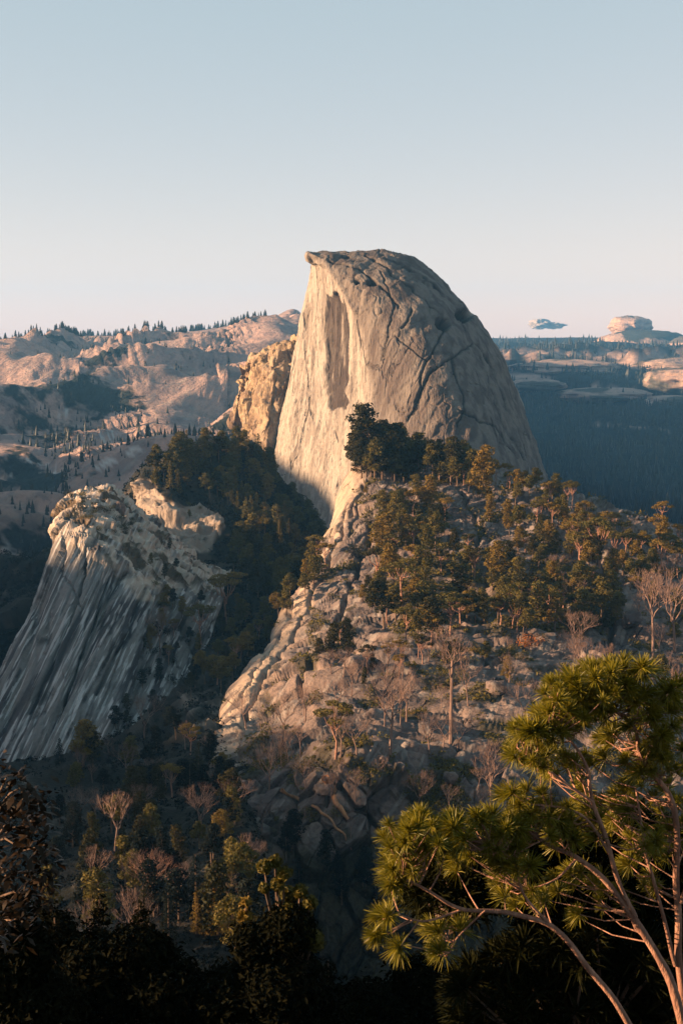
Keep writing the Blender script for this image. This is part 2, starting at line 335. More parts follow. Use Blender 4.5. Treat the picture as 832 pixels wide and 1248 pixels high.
cracks = [([(541, 402), (529, 425), (520, 440), (514, 458), (512, 476), (505, 492), (497, 515)], 1.4, 4.5), ([(575, 420), (548, 437), (524, 456), (512, 478), (503, 505)], 1.5, 5.),
          ([(503, 375), (496, 392), (490, 400)], 1.5, 3.), ([(563, 392), (570, 410), (585, 425), (600, 450), (618, 500)], 2.0, 3.), ([(446, 310), (470, 325), (500, 350), (530, 378), (545, 388)], 2.0, 3.),
          ([(470, 312), (510, 332), (540, 358)], 1.6, 3.), ([(402, 318), (440, 330), (470, 352), (486, 372)], 1.8, 2.5), ([(585, 435), (596, 470), (610, 510), (640, 560)], 2.5, 3.),
          ([(465, 330), (480, 370), (470, 410), (465, 440)], 1.5, 2.), ([(548, 437), (560, 470), (566, 500), (556, 520)], 1.3, 2.2), ([(520, 440), (500, 425), (480, 410)], 1.2, 2.), ([(560, 500), (600, 520), (630, 560)], 1.5, 2.)]
wx = px+fbm(A/9., 3, 71)*2.5; wy = py+fbm(A/9., 3, 72)*2.5
for pl, w_, dp in cracks: w_ *= .62; dis -= near*dp*.7*np.exp(-(linedist(wx, wy, pl)/w_)**2)
pits = [(539.5, 395, 10, 8.5), (565, 384, 11, 9), (434, 343, 5, 3.4), (453, 345, 7, 4.2), (421, 313, 6, 3)]
stain_light = np.zeros(px.shape); veg_shade = np.zeros(px.shape)
for cx, cy, rx, ry in pits:
    rr = np.hypot((wx-cx)/rx, (wy-cy)/ry)*.6+np.hypot((px-cx)/rx, (py-cy)/ry)*.4; mk = near*sstep(1.05, .8, rr); dis -= mk*11*(rx/10); veg_shade = np.maximum(veg_shade, mk)  # pits are also coloured near-black, their shade painted in
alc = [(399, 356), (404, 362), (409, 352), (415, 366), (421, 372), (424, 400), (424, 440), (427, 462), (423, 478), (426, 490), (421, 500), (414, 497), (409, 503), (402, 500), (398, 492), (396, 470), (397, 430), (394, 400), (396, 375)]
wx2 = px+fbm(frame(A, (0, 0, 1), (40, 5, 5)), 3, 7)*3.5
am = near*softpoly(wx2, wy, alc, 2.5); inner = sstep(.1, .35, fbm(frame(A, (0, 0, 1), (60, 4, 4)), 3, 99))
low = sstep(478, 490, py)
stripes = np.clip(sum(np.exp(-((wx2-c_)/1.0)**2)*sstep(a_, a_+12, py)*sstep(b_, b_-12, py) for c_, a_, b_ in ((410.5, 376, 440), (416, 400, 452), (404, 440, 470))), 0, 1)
dis -= am*3.0; stain_light = am*(1-.75*np.maximum(inner*(1-low)*.35, stripes))  # recess shade painted in together with its brown stain
side = near*sstep(398, 380, py)*0
A2 = A + N*(dis*sstep(0, 1, 1+0*px))[..., None]
# overhanging visor lip along the top of the face
lip = near*np.exp(-((py-(np.interp(px, [370, 398, 432], [311, 321, 378])))/4.5)**2)*(px < 436)
A2 += N*(lip*2.2)[..., None]
flank_shade = near*body*(.68+.32*sstep(-.25, .35, fbm(frame(A, (-.3, 0, -.9), (170, 10, 10)), 4, 21)))  # flank turned from the sun: its shade put into the colour, with streaks
ckl = np.zeros(px.shape)
for pl, w_, dp in cracks: ckl = np.maximum(ckl, near*body*np.exp(-(linedist(wx, wy, pl)/1.1)**2))
svs = near*onface*sstep(.15, .5, fbm(frame(A, (0, 0, 1), (220, 5, 5)), 4, 210))*.45
lipst = near*sstep(7, 1, np.abs(py-np.interp(px, [370, 398, 432, 470, 520], [309, 314, 322, 330, 350])))*.0
dome = grid_obj('granite_mountain', A2, M_dome, attrs={'stain_light': np.maximum.reduce([stain_light, flank_shade*.95, svs]), 'veg_shade': np.maximum.reduce([veg_shade, ckl*.85, am*.42*(1-stripes)])})
tag(dome, 'huge half cut granite dome with a sheer pale left face', kind='structure')
# shoulder left of the face
rows = [
 [(285, 520, 1320), (300, 470, 1320), (330, 460, 1320), (355, 440, 1330), (390, 430, 1330), (440, 430, 1330)],
 [(300, 450, 1230), (315, 436, 1220), (335, 426, 1215), (356, 416, 1220), (385, 405, 1230), (440, 400, 1230)],
 [(306, 450, 1190), (314, 434, 1170), (334, 428, 1160), (356, 420, 1170), (385, 420, 1180), (440, 420, 1180)],
 [(300, 478, 1185), (308, 470, 1158), (330, 462, 1135), (352, 460, 1140), (385, 460, 1150), (440, 460, 1150)],
 [(297, 512, 1180), (306, 512, 1150), (324, 510, 1120), (346, 510, 1128), (385, 510, 1140), (440, 510, 1140)],
 [(300, 545, 1175), (312, 548, 1145), (324, 550, 1112), (340, 550, 1122), (385, 550, 1130), (440, 550, 1130)],
 [(300, 620, 1170), (312, 620, 1140), (325, 620, 1100), (340, 620, 1118), (385, 620, 1125), (440, 620, 1125)],
 [(300, 760, 1160), (312, 760, 1130), (325, 760, 1095), (340, 760, 1108), (385, 760, 1115), (440, 760, 1115)]]
rows = [[(r[0][0]+30, r[0][1]+15, r[0][2]+130)]+r for r in rows]
A = lattice(rows, 1.2, 60); N = outward(A)
cv, cd = facets(frame(A+fbm(A/12., 3, 4)[..., None]*4, (0, 0, 1), (26, 11, 11)), 3)
dis = fbm(A/30., 5, 24)*5 + (cv-.5)*7 - sstep(.12, 0, cd)*1.5 + np.abs(fbm(frame(A, (.1, 0, 1), (60, 7, 7)), 3, 5))*3
A = A+N*dis[..., None]
o = grid_obj('rock_shoulder_hill', A, M_goldrock, attrs={'stain_light': sstep(.0, .5, fbm(A/18., 4, 41))*.7, 'veg_shade': np.zeros(A.shape[:2])})
tag(o, 'broken golden rock shoulder against the left side of the dome', kind='structure')

# ------------------------------------------------------------------ wooded hill and valley in front of the dome
XS = [-160, -60, 20, 90, 150, 178, 205, 240, 280, 315, 350, 395, 440, 520, 620]
CRV = [760, 720, 690, 660, 625, 590, 566, 548, 538, 556, 600, 650, 690, 720, 760]
CD = [900, 860, 820, 800, 780, 765, 760, 765, 775, 790, 820, 860, 870, 860, 850]
rows = [[(x, c+130, d_+190) for x, c, d_ in zip(XS, CRV, CD)], [(x, c, d_) for x, c, d_ in zip(XS, CRV, CD)]]
rows.append([(x, max(c+26, 600), d_-35) for x, c, d_ in zip(XS, CRV, CD)])
rows.append([(x, max(c+45, 645), d_-70) for x, c, d_ in zip(XS, CRV, CD)])
rows.append([(x, max(c+62, 690), 655) for x, c in zip(XS, CRV)])
WO = dict(zip((760, 820, 880, 940), (190, 230, 190, 90)))
for y_, d_ in ((760, 570), (820, 480), (880, 395), (940, 325), (1000, 262), (1070, 205), (1150, 160), (1260, 118), (1400, 92)):
    rows.append([(x-(y_-700)*.12+(20 if x < 300 else 0), y_+(0 if x < 300 else -(x-300)*.0), d_+(15 if x < 100 else 0)+WO.get(y_, 0)*float(np.interp(x, [120, 170, 250], [1, .55, 0]))) for x in XS])
A = lattice(rows, 1.6, 60); N = outward(A); px, py = proj(A)
dis = fbm(A/45., 5, 51)*7*sstep(80, 400, A[..., 1]) + ridged(A/22., 3, 55)*.9 + fbm(A/5., 3, 57)*.5
led = softpoly(px, py, [(176, 590), (172, 620), (185, 640), (195, 660), (200, 680), (255, 682), (275, 650), (268, 622), (240, 610), (205, 612), (190, 585)], 5)
wA = A+fbm(A/9., 3, 4)[..., None]*3
cv, cd = cells(frame(A, (1, 0, .1), (20, 9, 4.5)), 3)
cv2, cd2 = cells(frame(A, (1, 0, .3), (8, 4, 2.2)), 31)
cv3, cd3 = facets(frame(A, (1, 0, .1), (13, 8, 6)), 36)
dis += led*((cv-.35)*4.5 - sstep(.06, 0, cd)*1.2 + (cv2-.5)*1.3 + (cv3-.5)*6)
lower = softpoly(px, py, [(150, 760), (250, 700), (275, 720), (250, 800), (215, 860), (150, 880), (120, 850)], 14) + softpoly(px, py, [(220, 850), (290, 830), (300, 900), (240, 930)], 12)
lower = np.clip(lower, 0, 1)
cv, cd = facets(frame(wA, (-.7, 0, -.7), (26, 7, 7)), 37)
dis += lower*((cv-.4)*5)
A = A+N*dis[..., None]; px, py = proj(A); A[..., 2] -= 70*sstep(300, 400, px)*sstep(430, 330, A[..., 1]); px, py = proj(A)
rock = np.clip(led*1.3+lower*.6*sstep(-.25, .1, fbm(A/9., 4, 8)) + .25*sstep(.3, .45, fbm(A/20., 5, 83)), 0, 1)
A_hill, rock_hill = A, rock
hill = grid_obj('wooded_hill', A, M_soil, attrs={'stain_light': rock, 'veg_shade': (1-rock)*.6})
tag(hill, 'wooded hill and shaded valley slope below the dome with pale ledges', kind='structure')

# ------------------------------------------------------------------ slabby outcrop on the left
rows = [
 [(150, 720, 760), (110, 700, 760), (130, 690, 770), (165, 680, 780), (200, 680, 780), (240, 690, 780), (290, 720, 780), (330, 740, 770)],
 [(110, 640, 640), (96, 622, 640), (112, 612, 640), (138, 606, 640), (170, 628, 645), (205, 652, 650), (250, 690, 655), (290, 700, 650)],
 [(84, 626, 600), (77, 612, 590), (99, 600, 588), (134, 600, 590), (166, 620, 596), (200, 650, 600), (236, 690, 600), (275, 705, 600)],
 [(70, 645, 575), (68, 640, 560), (94, 640, 548), (130, 652, 545), (166, 668, 550), (200, 690, 556), (234, 715, 560), (270, 735, 560)],
 [(64, 662, 570), (66, 664, 543), (92, 668, 530), (128, 682, 524), (162, 698, 530), (198, 712, 540), (230, 735, 545), (262, 760, 545)],
 [(38, 735, 565), (44, 735, 530), (74, 738, 512), (112, 745, 506), (150, 755, 510), (190, 765, 518), (224, 780, 522), (250, 800, 520)],
 [(10, 790, 560), (18, 790, 520), (50, 795, 500), (90, 800, 492), (130, 808, 495), (172, 812, 500), (205, 825, 500), (230, 850, 495)],
 [(-10, 835, 560), (-6, 835, 515), (24, 850, 490), (62, 855, 480), (100, 850, 482), (140, 850, 485), (180, 870, 480), (210, 900, 470)],
 [(-60, 890, 560), (-60, 905, 510), (-10, 915, 475), (30, 925, 465), (70, 905, 466), (115, 895, 470), (160, 930, 455), (200, 960, 440)],
 [(-150, 1050, 560), (-140, 1060, 500), (-80, 1060, 460), (-20, 1060, 445), (30, 1050, 440), (80, 1040, 440), (130, 1050, 435), (190, 1060, 430)]]
rows = [[(r[0][0]+20, r[0][1]+10, r[0][2]+120)]+r for r in rows]
A = lattice(rows, 1.25, 90); N = outward(A); px, py = proj(A)
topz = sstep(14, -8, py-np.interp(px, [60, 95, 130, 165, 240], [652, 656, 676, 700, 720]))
al = (-.38, -.2, -.9)
wA = A+fbm(A/40., 2, 4)[..., None]*1.5
cv, cd = cells(frame(wA, al, (420, 13, 80)), 3); cv2, cd2 = cells(frame(wA, al, (200, 4.2, 30)), 33)
slab = (cv-.5)*8.5 - sstep(.10, 0, cd)*2.5 + (cv2-.5)*2.4 - sstep(.08, 0, cd2)*.5 + fbm(frame(A, al, (140, 2.2, 25)), 3, 9)*.9
cv, cd = cells(frame(A, (1, 0, -.15), (17, 9, 4.5)), 13); cv2, cd2 = cells(frame(A, (1, 0, .1), (7, 4, 2)), 34)
cv3, cd3 = facets(frame(wA, (1, 0, .2), (11, 7, 5)), 35); blk = (cv-.5)*3.6 - sstep(.09, 0, cd)*1.6 + (cv2-.5)*1.4 + (cv3-.5)*5
dis = fbm(A/45., 2, 70)*1.2+topz*blk*.8+(1-topz)*slab*.7+fbm(A/3., 3, 71)*.35
for pl, w_, dp in (([(100, 680), (84, 740), (60, 800), (30, 860)], 2.5, 7), ([(78, 670), (62, 720), (46, 770)], 2., 3), ([(140, 700), (112, 770), (84, 840), (60, 900)], 2., 4), ([(176, 716), (150, 780), (118, 850)], 2, 3), ([(66, 690), (96, 735), (120, 700)], 1.2, 1.5)):
    dis -= dp*np.exp(-(linedist(px+fbm(A/12., 2, 1)*4, py, pl)/w_)**2)
A = A+N*dis[..., None]; px, py = proj(A)
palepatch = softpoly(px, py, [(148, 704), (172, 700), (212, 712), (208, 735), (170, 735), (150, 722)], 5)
o = grid_obj('slab_hill', A, M_out, attrs={'stain_light': np.clip(topz*.75+palepatch*.6, 0, 1)*sstep(-.5, .1, fbm(A/8., 3, 4)), 'veg_shade': topz*sstep(.12, .3, fbm(A/12., 4, 40))*.9})  # pale top blocks, with part of their sunlight put into the colour
tag(o, 'grey outcrop of steep parallel rock slabs with a sunlit pale top', kind='structure')

# ------------------------------------------------------------------ central ridge
rows = [
 [(455, 680, 840), (470, 660, 840), (490, 650, 840), (540, 660, 820), (620, 680, 800), (710, 700, 780), (810, 730, 760), (900, 780, 740), (1020, 820, 740)],
 [(445, 585, 700), (442, 566, 690), (462, 556, 690), (525, 572, 670), (605, 590, 645), (705, 612, 620), (805, 648, 590), (880, 680, 580), (1010, 730, 560)],
 [(440, 580, 680), (430, 558, 655), (455, 548, 650), (520, 568, 630), (600, 586, 605), (700, 606, 580), (800, 642, 550), (880, 672, 540), (1000, 720, 530)],
 [(432, 612, 660), (415, 595, 630), (443, 590, 605), (515, 602, 585), (600, 615, 565), (700, 634, 545), (800, 664, 520), (880, 690, 510), (1000, 740, 500)],
 [(420, 650, 640), (400, 638, 600), (430, 635, 572), (508, 645, 548), (600, 655, 528), (700, 668, 512), (800, 692, 490), (880, 715, 480), (1000, 760, 470)],
 [(395, 710, 590), (372, 702, 550), (408, 700, 518), (498, 705, 490), (600, 708, 475), (700, 715, 470), (800, 735, 455), (880, 755, 445), (1000, 790, 430)],
 [(360, 770, 530), (335, 762, 490), (375, 760, 458), (480, 765, 430), (600, 760, 428), (700, 765, 430), (800, 785, 420), (880, 800, 410), (1000, 830, 400)],
 [(320, 830, 470), (294, 825, 428), (335, 825, 398), (455, 825, 368), (590, 812, 372), (700, 815, 378), (810, 830, 375), (890, 845, 368), (1000, 870, 360)],
 [(290, 885, 420), (265, 880, 378), (310, 882, 350), (440, 885, 322), (570, 878, 328), (700, 875, 335), (820, 885, 335), (900, 895, 330), (1000, 920, 320)],
 [(275, 925, 370), (258, 925, 322), (303, 925, 305), (430, 926, 288), (560, 928, 292), (690, 930, 300), (820, 940, 300), (900, 945, 295), (1000, 965, 290)],
 [(290, 968, 350), (266, 968, 296), (312, 964, 288), (425, 950, 277), (555, 955, 280), (690, 965, 285), (820, 980, 285), (900, 985, 280), (1000, 1000, 275)],
 [(320, 1022, 330), (284, 1022, 270), (330, 1016, 272), (430, 1012, 271), (555, 1015, 272), (690, 1030, 275), (820, 1040, 273), (900, 1040, 270), (1000, 1050, 265)],
 [(370, 1090, 320), (325, 1090, 262), (375, 1085, 262), (450, 1080, 264), (560, 1080, 262), (690, 1090, 262), (820, 1100, 260), (900, 1100, 258), (1000, 1110, 255)],
 [(420, 1260, 320), (390, 1260, 270), (420, 1260, 255), (480, 1260, 245), (570, 1260, 243), (690, 1260, 243), (820, 1260, 240), (900, 1260, 240), (1000, 1260, 235)]]
rows = [[(r[0][0]+30, r[0][1]+30, r[0][2]+120)]+r for r in rows]
A = lattice(rows, 1.2, 100); N = outward(A); px, py = proj(A)
SP = np.array([(548, 448), (590, 438), (635, 420), (700, 394), (760, 362), (825, 325), (880, 300), (925, 298)])
sl = sstep(14, -14, px-np.interp(py, SP[:, 0], SP[:, 1]))*sstep(960, 900, py)
wA = A+fbm(A/18., 3, 4)[..., None]*4
al = (-.42, -.35, -.62)
c1, e1 = cells(frame(A+fbm(A/40., 2, 4)[..., None]*2, al, (220, 10, 40)), 3)
c2, e2 = cells(frame(A, al, (130, 3.4, 3.4)), 4); slab = (c1-.5)*4.5 - sstep(.05, 0, e1)*1.2 + (c2-.5)*1.6 + fbm(frame(A, al, (60, 2.0, 2.0)), 3, 9)*.8
c1, e1 = facets(frame(wA, (-.75, .35, -.45), (46, 24, 17)), 23); c2, e2 = facets(frame(wA, (-.6, .3, -.6), (30, 13, 9)), 43); c3, e3 = facets(frame(wA, (-.6, .2, -.6), (7, 3.5, 3)), 49)
blk = (c1-.5)*5.5 - sstep(.06, 0, e1)*1.6 + (c2-.5)*4.0 - sstep(.06, 0, e2)*.8 + (c3-.5)*.55
dis = fbm(A/45., 3, 73)*2.4 + sl*slab*.48 + (1-sl)*blk*.75 + fbm(A/2.5, 3, 71)*.22 + (1-sl)*fbm(A/4., 3, 75)*.35
c4, e4 = cells(frame(A, (-.25, .1, -1), (26, 7, 7)), 81); c5, e5 = cells(frame(A, (-.25, .1, -1), (9, 2.6, 2.6)), 82); lowc = sstep(925, 955, py)
dis = dis*(1-.75*lowc)+lowc*((c4-.5)*6-sstep(.08, 0, e4)*1.5+(c5-.5)*1.8)
ledge = np.exp(-((py-928-4*np.sin(px/30))/7.)**2)*sstep(340, 400, px)*sstep(640, 560, px); dis += ledge*4
for pl, w_, dp in (([(436, 600), (400, 690), (356, 770), (318, 830), (290, 880)], 1.6, 3.5), ([(425, 610), (385, 690), (335, 775), (295, 850)], 1.2, 2), ([(455, 640), (430, 710), (400, 780), (360, 850)], 2.2, 4), ([(410, 948), (430, 985), (470, 1010), (520, 1030)], 3, 3), ([(590, 800), (640, 790), (700, 800)], 2.5, 4), ([(640, 600), (700, 640), (740, 700)], 2, 4), ([(560, 600), (590, 650), (560, 700)], 2, 3),
                   ([(735, 700), (748, 760), (738, 830)], 3, 6), ([(440, 590), (436, 625), (424, 660)], 1.5, 2), ([(520, 640), (560, 650), (600, 690)], 2, 3)):
    dis -= dp*np.exp(-(linedist(px+fbm(A/12., 2, 1)*6, py+fbm(A/12., 2, 3)*6, pl)/w_)**2)
A = A+N*dis[..., None]; px, py = proj(A)
vg = np.zeros(px.shape)
TREEPOLY = [(455, 610), (520, 600), (560, 640), (600, 700), (700, 690), (760, 700), (740, 780), (640, 790), (560, 770), (480, 800), (455, 720)]
vg = softpoly(px, py, TREEPOLY, 16)*sstep(-.25, .15, fbm(A/14., 4, 33))*.95
vg = np.maximum(vg, sstep(.2, .42, fbm(A/12., 4, 133))*.8*(1-sl)); vg = np.maximum(vg, sstep(1015, 1060, py+fbm(A/10., 3, 5)*40)*.9)
slab_sun = sl*.8*sstep(-.5, .2, fbm(frame(A, al, (60, 6, 6)), 3, 19))  # sunlit side of the ridge painted as a pale warm tone
A_ridge, vg_ridge = A, vg
ridge = grid_obj('rocky_hill', A, M_ridge, attrs={'stain_light': slab_sun, 'veg_shade': vg})
tag(ridge, 'central granite ridge with a bright slanting slab edge', kind='structure')

# ------------------------------------------------------------------ hill the viewer stands on, and an unseen hill on the left shaped to cast shade
gx = np.linspace(-90, 90, 220); gy = np.linspace(-60, 95, 200); X, Y = np.meshgrid(gx, gy)
Z = -3.2 - np.where(Y > 0, .34*Y+.012*Y*Y, 0) - np.abs(X)**1.6*.012
G = np.stack([X, Y, Z], -1); G[..., 2] = np.maximum(G[..., 2], -5.2-((X+36)/4.5)**2-np.maximum(0, Y-34)**2*.02-np.maximum(0, -8-Y)**2*.02); G[..., 2] += fbm(G/9., 5, 5)*.8  # bank on the left, out of view, added to shade the foreground
o = grid_obj('viewpoint_hill', G, M_soil, attrs={'veg_shade': np.ones(G.shape[:2])*.6, 'stain_light': np.zeros(G.shape[:2])})
tag(o, 'dark brushy hillside under the viewpoint', kind='structure')
SAZ = math.atan2(.13, .99)        # the sun stands to the left and a little behind the viewer
SEL = math.radians(11)
SUN = np.array([-math.cos(SAZ)*math.cos(SEL), -math.sin(SAZ)*math.cos(SEL), math.sin(SEL)])
hx = SUN[:2]/np.linalg.norm(SUN[:2]); hp = np.array([-hx[1], hx[0]])   # along sun / across sun
if hp[1] < 0: hp = -hp
# crest profile: for each position across the sun the crest stands so high that the evening shadow ends at that place
R0 = 1250.
ANCH = [(250, 1240, 20), (190, 1165, 135), (200, 1085, 205), (475, 912, 288), (265, 878, 376), (90, 735, 440), (100, 672, 540), (225, 705, 600), (300, 680, 700), (360, 660, 800), (400, 690, 980), (345, 580, 1050), (308, 530, 1140), (308, 530, 1300)]
QS, SHZ = [-900], [-40]
for q_ in sorted(ANCH, key=lambda a_: P(*a_)[:2]@hp):
    p_ = P(*q_); QS.append(p_[:2]@hp); SHZ.append(p_[2]-(p_[:2]@hx)*math.tan(SEL))
QS += [1500, 1900]; SHZ += [-60, -300]
print('crest', [(round(a), round(b)) for a, b in zip(QS, SHZ)])
s = np.linspace(-1, 1, 60); Qv = np.linspace(-900, 1800, 260); Sg, Qg = np.meshgrid(s, Qv)
cz = np.interp(Qg, QS, SHZ)+R0*math.tan(SEL)
along = R0+Sg*420
Zg = -470+(cz+470)*(1-np.abs(Sg)**1.25)
A = np.stack([hx[0]*along+hp[0]*Qg, hx[1]*along+hp[1]*Qg, Zg], -1)
amp = np.abs(Sg)*30+3
A[..., 2] += fbm(A/130., 5, 15)*amp+fbm(A/25., 3, 16)*3
o = grid_obj('shade_casting_hill', A, M_soil, attrs={'veg_shade': np.ones(A.shape[:2])*.6, 'stain_light': np.zeros(A.shape[:2])})
tag(o, 'long unseen hill on the left, shaped to shade the lower cliffs', kind='structure')

# ------------------------------------------------------------------ vegetation
bpy.context.view_layer.update(); DG = bpy.context.evaluated_depsgraph_get()
def hit(px, py):
    r = ray(px, py); r = r/np.linalg.norm(r)
    ok, loc, nor, idx, ob, _ = SC.ray_cast(DG, Vector(r*.5), Vector(r))
    return (np.array(loc), ob.name) if ok else (None, None)
M_leaf = leaf_mat('evergreen_leaf', (.075, .070, .014), (.165, .125, .028), spec=.12)
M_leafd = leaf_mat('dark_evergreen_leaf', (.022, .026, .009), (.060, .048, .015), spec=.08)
M_gold = leaf_mat('golden_sun_leaf', (.15, .105, .02), (.24, .15, .03), spec=.12)  # golden foliage, part of its sunlight and highlights put into the colour
M_rust = leaf_mat('rust_leaf', (.30, .09, .015), (.42, .14, .02))
M_twig = bark_mat('bare_twig', (.28, .18, .14), (.16, .105, .09)); M_bark = bark_mat('bark', (.20, .13, .09), (.11, .075, .055))
M_pale = bark_mat('pale_bark', (.46, .25, .17), (.27, .14, .10), 8)
M_conf = leaf_mat('conifer_needles', (.010, .017, .015), (.020, .026, .018), .05)
M_frond = leaf_mat('frond_blades', (.11, .115, .008), (.31, .235, .014), .3, rough=.5, spec=.3)
M_broad = leaf_mat('broad_leaf', (.003, .003, .001), (.022, .011, .003), .05, rough=.5, spec=.15)
M_bush = leaf_mat('bush_leaf', (.003, .004, .0015), (.009, .009, .003), .05, rough=.8, spec=.03)
M_bushy = leaf_mat('yellow_bush_leaf', (.05, .048, .008), (.13, .10, .014), .2, spec=.15)
class MB:
    def __init__(s): s.V = []; s.Fq = []; s.n = 0
    def add(s, V, Fq): s.V.append(np.asarray(V, float).reshape(-1, 3)); s.Fq.append(np.asarray(Fq)+s.n); s.n += len(s.V[-1])
    def tube(s, pts, rad, k=5):
        pts = np.asarray(pts, float); n = len(pts); d = np.gradient(pts, axis=0); d /= np.linalg.norm(d, axis=1)[:, None]+1e-9
        a = np.cross(d, [.31, .52, .79]); a /= np.linalg.norm(a, axis=1)[:, None]+1e-9; b = np.cross(d, a)
        th = np.arange(k)*2*PI/k; r = np.asarray(rad, float)[:, None, None]
        V = pts[:, None]+r*(a[:, None]*np.cos(th)[None, :, None]+b[:, None]*np.sin(th)[None, :, None])
        i = np.arange(n*k).reshape(n, k); j = np.roll(i, -1, 1)
        s.add(V, np.stack([i[:-1], j[:-1], j[1:], i[1:]], -1).reshape(-1, 4))
    def leaves(s, pos, nrm, size, r_, asp=.5):
        n = len(pos); t = r_.normal(size=(n, 3)); t -= (t*nrm).sum(1)[:, None]*nrm; t /= np.linalg.norm(t, axis=1)[:, None]+1e-9; b = np.cross(nrm, t)
        sz = np.asarray(size)*(.6+.8*r_.random(n)); sz = sz[:, None]
        V = np.stack([pos-t*sz, pos-b*sz*asp+nrm*sz*.2, pos+t*sz, pos+b*sz*asp+nrm*sz*.2], 1)
        i = np.arange(n*4).reshape(n, 4); s.add(V, i)
    def build(s, name, mat, parent=None, smooth=False):
        return mesh_obj(name, np.concatenate(s.V), np.concatenate(s.Fq), mat, parent, smooth)
def unit(v): return v/(np.linalg.norm(v, axis=-1)[..., None]+1e-9)
def blob_leaves(mb, blobs, n, size, r_, asp=.5, shell=.5, spread=.7):
    B = np.array(blobs); w = B[:, 3]**2; k = r_.choice(len(B), n, p=w/w.sum()); d = unit(r_.normal(size=(n, 3)))
    rr = shell+(1-shell)*r_.random(n)**.6; rr += (r_.random(n) < .08)*.25
    pos = B[k, :3]+d*(rr*B[k, 3])[:, None]*np.array([1, 1, 1])[None]*np.stack([np.ones(n), np.ones(n), B[k, 4]], 1)
    nrm = unit(d+r_.normal(size=(n, 3))*spread+np.array([0, 0, .3])); mb.leaves(pos, nrm, size, r_, asp)
def proto(name, mb_t, mt, mb_c, mc, cn='crown', tn='trunk'):
    r = bpy.data.objects.new(name, None)
    t = mb_t.build(tn, mt) if mb_t else None; c = mb_c.build(cn, mc) if mb_c else None
    for o in (t, c):
        if o: C.objects.unlink(o)
    return (name, t, c)
USED = []
def place(pr, loc, s, label, cat, group=None, rz=None, mat=None, sx=1):
    name, t, c = pr
    if not t or not c:     # a thing that is one mesh
        o = (t or c).copy(); o.name = name; C.objects.link(o); tgt = o
    else:
        o = bpy.data.objects.new(name, None); C.objects.link(o); tgt = None
        for q in (t, c):
            ch = q.copy(); C.objects.link(ch); ch.parent = o
            if mat and q is c:
                ch.material_slots[0].link = 'OBJECT'; ch.material_slots[0].material = mat
    if mat and tgt: tgt.material_slots[0].link = 'OBJECT'; tgt.material_slots[0].material = mat
    o.location = loc; o.rotation_euler = (0, 0, random.uniform(0, 6.28) if rz is None else rz); o.scale = (s*sx, s*sx, s)
    tag(o, label, cat, group); USED.append(o); return o
# evergreen with clumped boughs, unit height 10
def evergreen(seed, low=.3, wid=2.3, nb=17, n=1500, size=.27, flat=.6, mat=None):
    r_ = np.random.default_rng(seed); t = MB(); c = MB(); bend = r_.normal(size=2)*.5
    zs = np.linspace(0, 9.4, 8); tp = np.stack([bend[0]*(zs/9.4)**2, bend[1]*(zs/9.4)**2, zs], 1); t.tube(tp, np.linspace(.22, .05, 8), 6)
    bl = []
    for k in range(nb):
        h = low+(1-low)*((k+.5)/nb); a = k*2.4+r_.random(); R = wid*(1-((h-low)/(1-low))**1.8*.75)*(.55+.45*r_.random())*(1 if k % 3 else .45)
        z = h*9.3; x0 = np.array([bend[0]*h*h, bend[1]*h*h, z-.8]); e = x0+np.array([math.cos(a)*R, math.sin(a)*R, .8+.3*r_.random()])
        t.tube([x0, (x0+e)/2+[0, 0, -.1], e], [.09, .06, .02], 4); bl.append((*e, .75+.55*r_.random(), flat))
    bl.append((bend[0], bend[1], 9.5, .75, .8)); blob_leaves(c, bl, n, size, r_)
    return t, c
def umbrella(seed, n=900, wid=3.0, size=.24):
    r_ = np.random.default_rng(seed); t = MB(); c = MB(); zt = 5.2+r_.random()
    t.tube([[0, 0, 0], [.15, .1, zt*.5], [r_.normal()*.3, r_.normal()*.3, zt]], [.2, .16, .13], 6); bl = []
    for k in range(9):
        a = k*2.4; R = wid*(.3+.7*r_.random()); z = 8.1+r_.random()*1.5-(R/wid)**2*1.3; e = np.array([math.cos(a)*R, math.sin(a)*R, z]); s0 = np.array([0, 0, zt-1.2*r_.random()])
        t.tube([s0, s0*.4+e*.6+[0, 0, -.9], e], [.1, .07, .02], 4); bl.append((*e, .8+.6*r_.random(), .42))
    blob_leaves(c, bl, n, size, r_); return t, c
def bare(seed, zt=4.0, wid=3.0, lv=4, fan=1.0, th=.16):
    r_ = np.random.default_rng(seed); t = MB(); c = MB()
    b0 = r_.normal(size=2)*.35
    top = np.array([b0[0], b0[1], zt]); t.tube([[0, 0, 0], [b0[0]*.2, b0[1]*.4, zt*.5], top], [th*1.25, th, th*.85], 6)
    def go(p, d, L, r, l):
        q = p+d*L; mid = (p+q)/2+r_.normal(size=3)*L*.07
        (t if l < 2 else c).tube([p, mid, q], [r, r*.8, r*.62], 5 if l < 2 else 3)
        if l >= lv: return
        nk = 3 if l < 2 else (3 if r_.random() < .6 else 2)
        for k in range(nk+(l == 0)):
            s_ = r_.normal(size=3)*(.50 if l < 2 else .38); s_[2] *= .5; nd = unit(d*1.0+s_+np.array([0, 0, .28])); go(q, nd, L*(.68+.2*r_.random()), r*.58, l+1)
    k0 = 4
    for k in range(k0):
        a = k*2*PI/k0+r_.random(); fr_ = (.72+.28*k/k0) if k else 1.; m_ = np.array([b0[0]*.2, b0[1]*.4, zt*.5]); s0 = m_+(top-m_)*((fr_-.5)*2)
        go(s0, unit(np.array([math.cos(a)*.55*fan, math.sin(a)*.55*fan, 1.])), (10-zt)*.34, th*.6, 0)
    return t, c
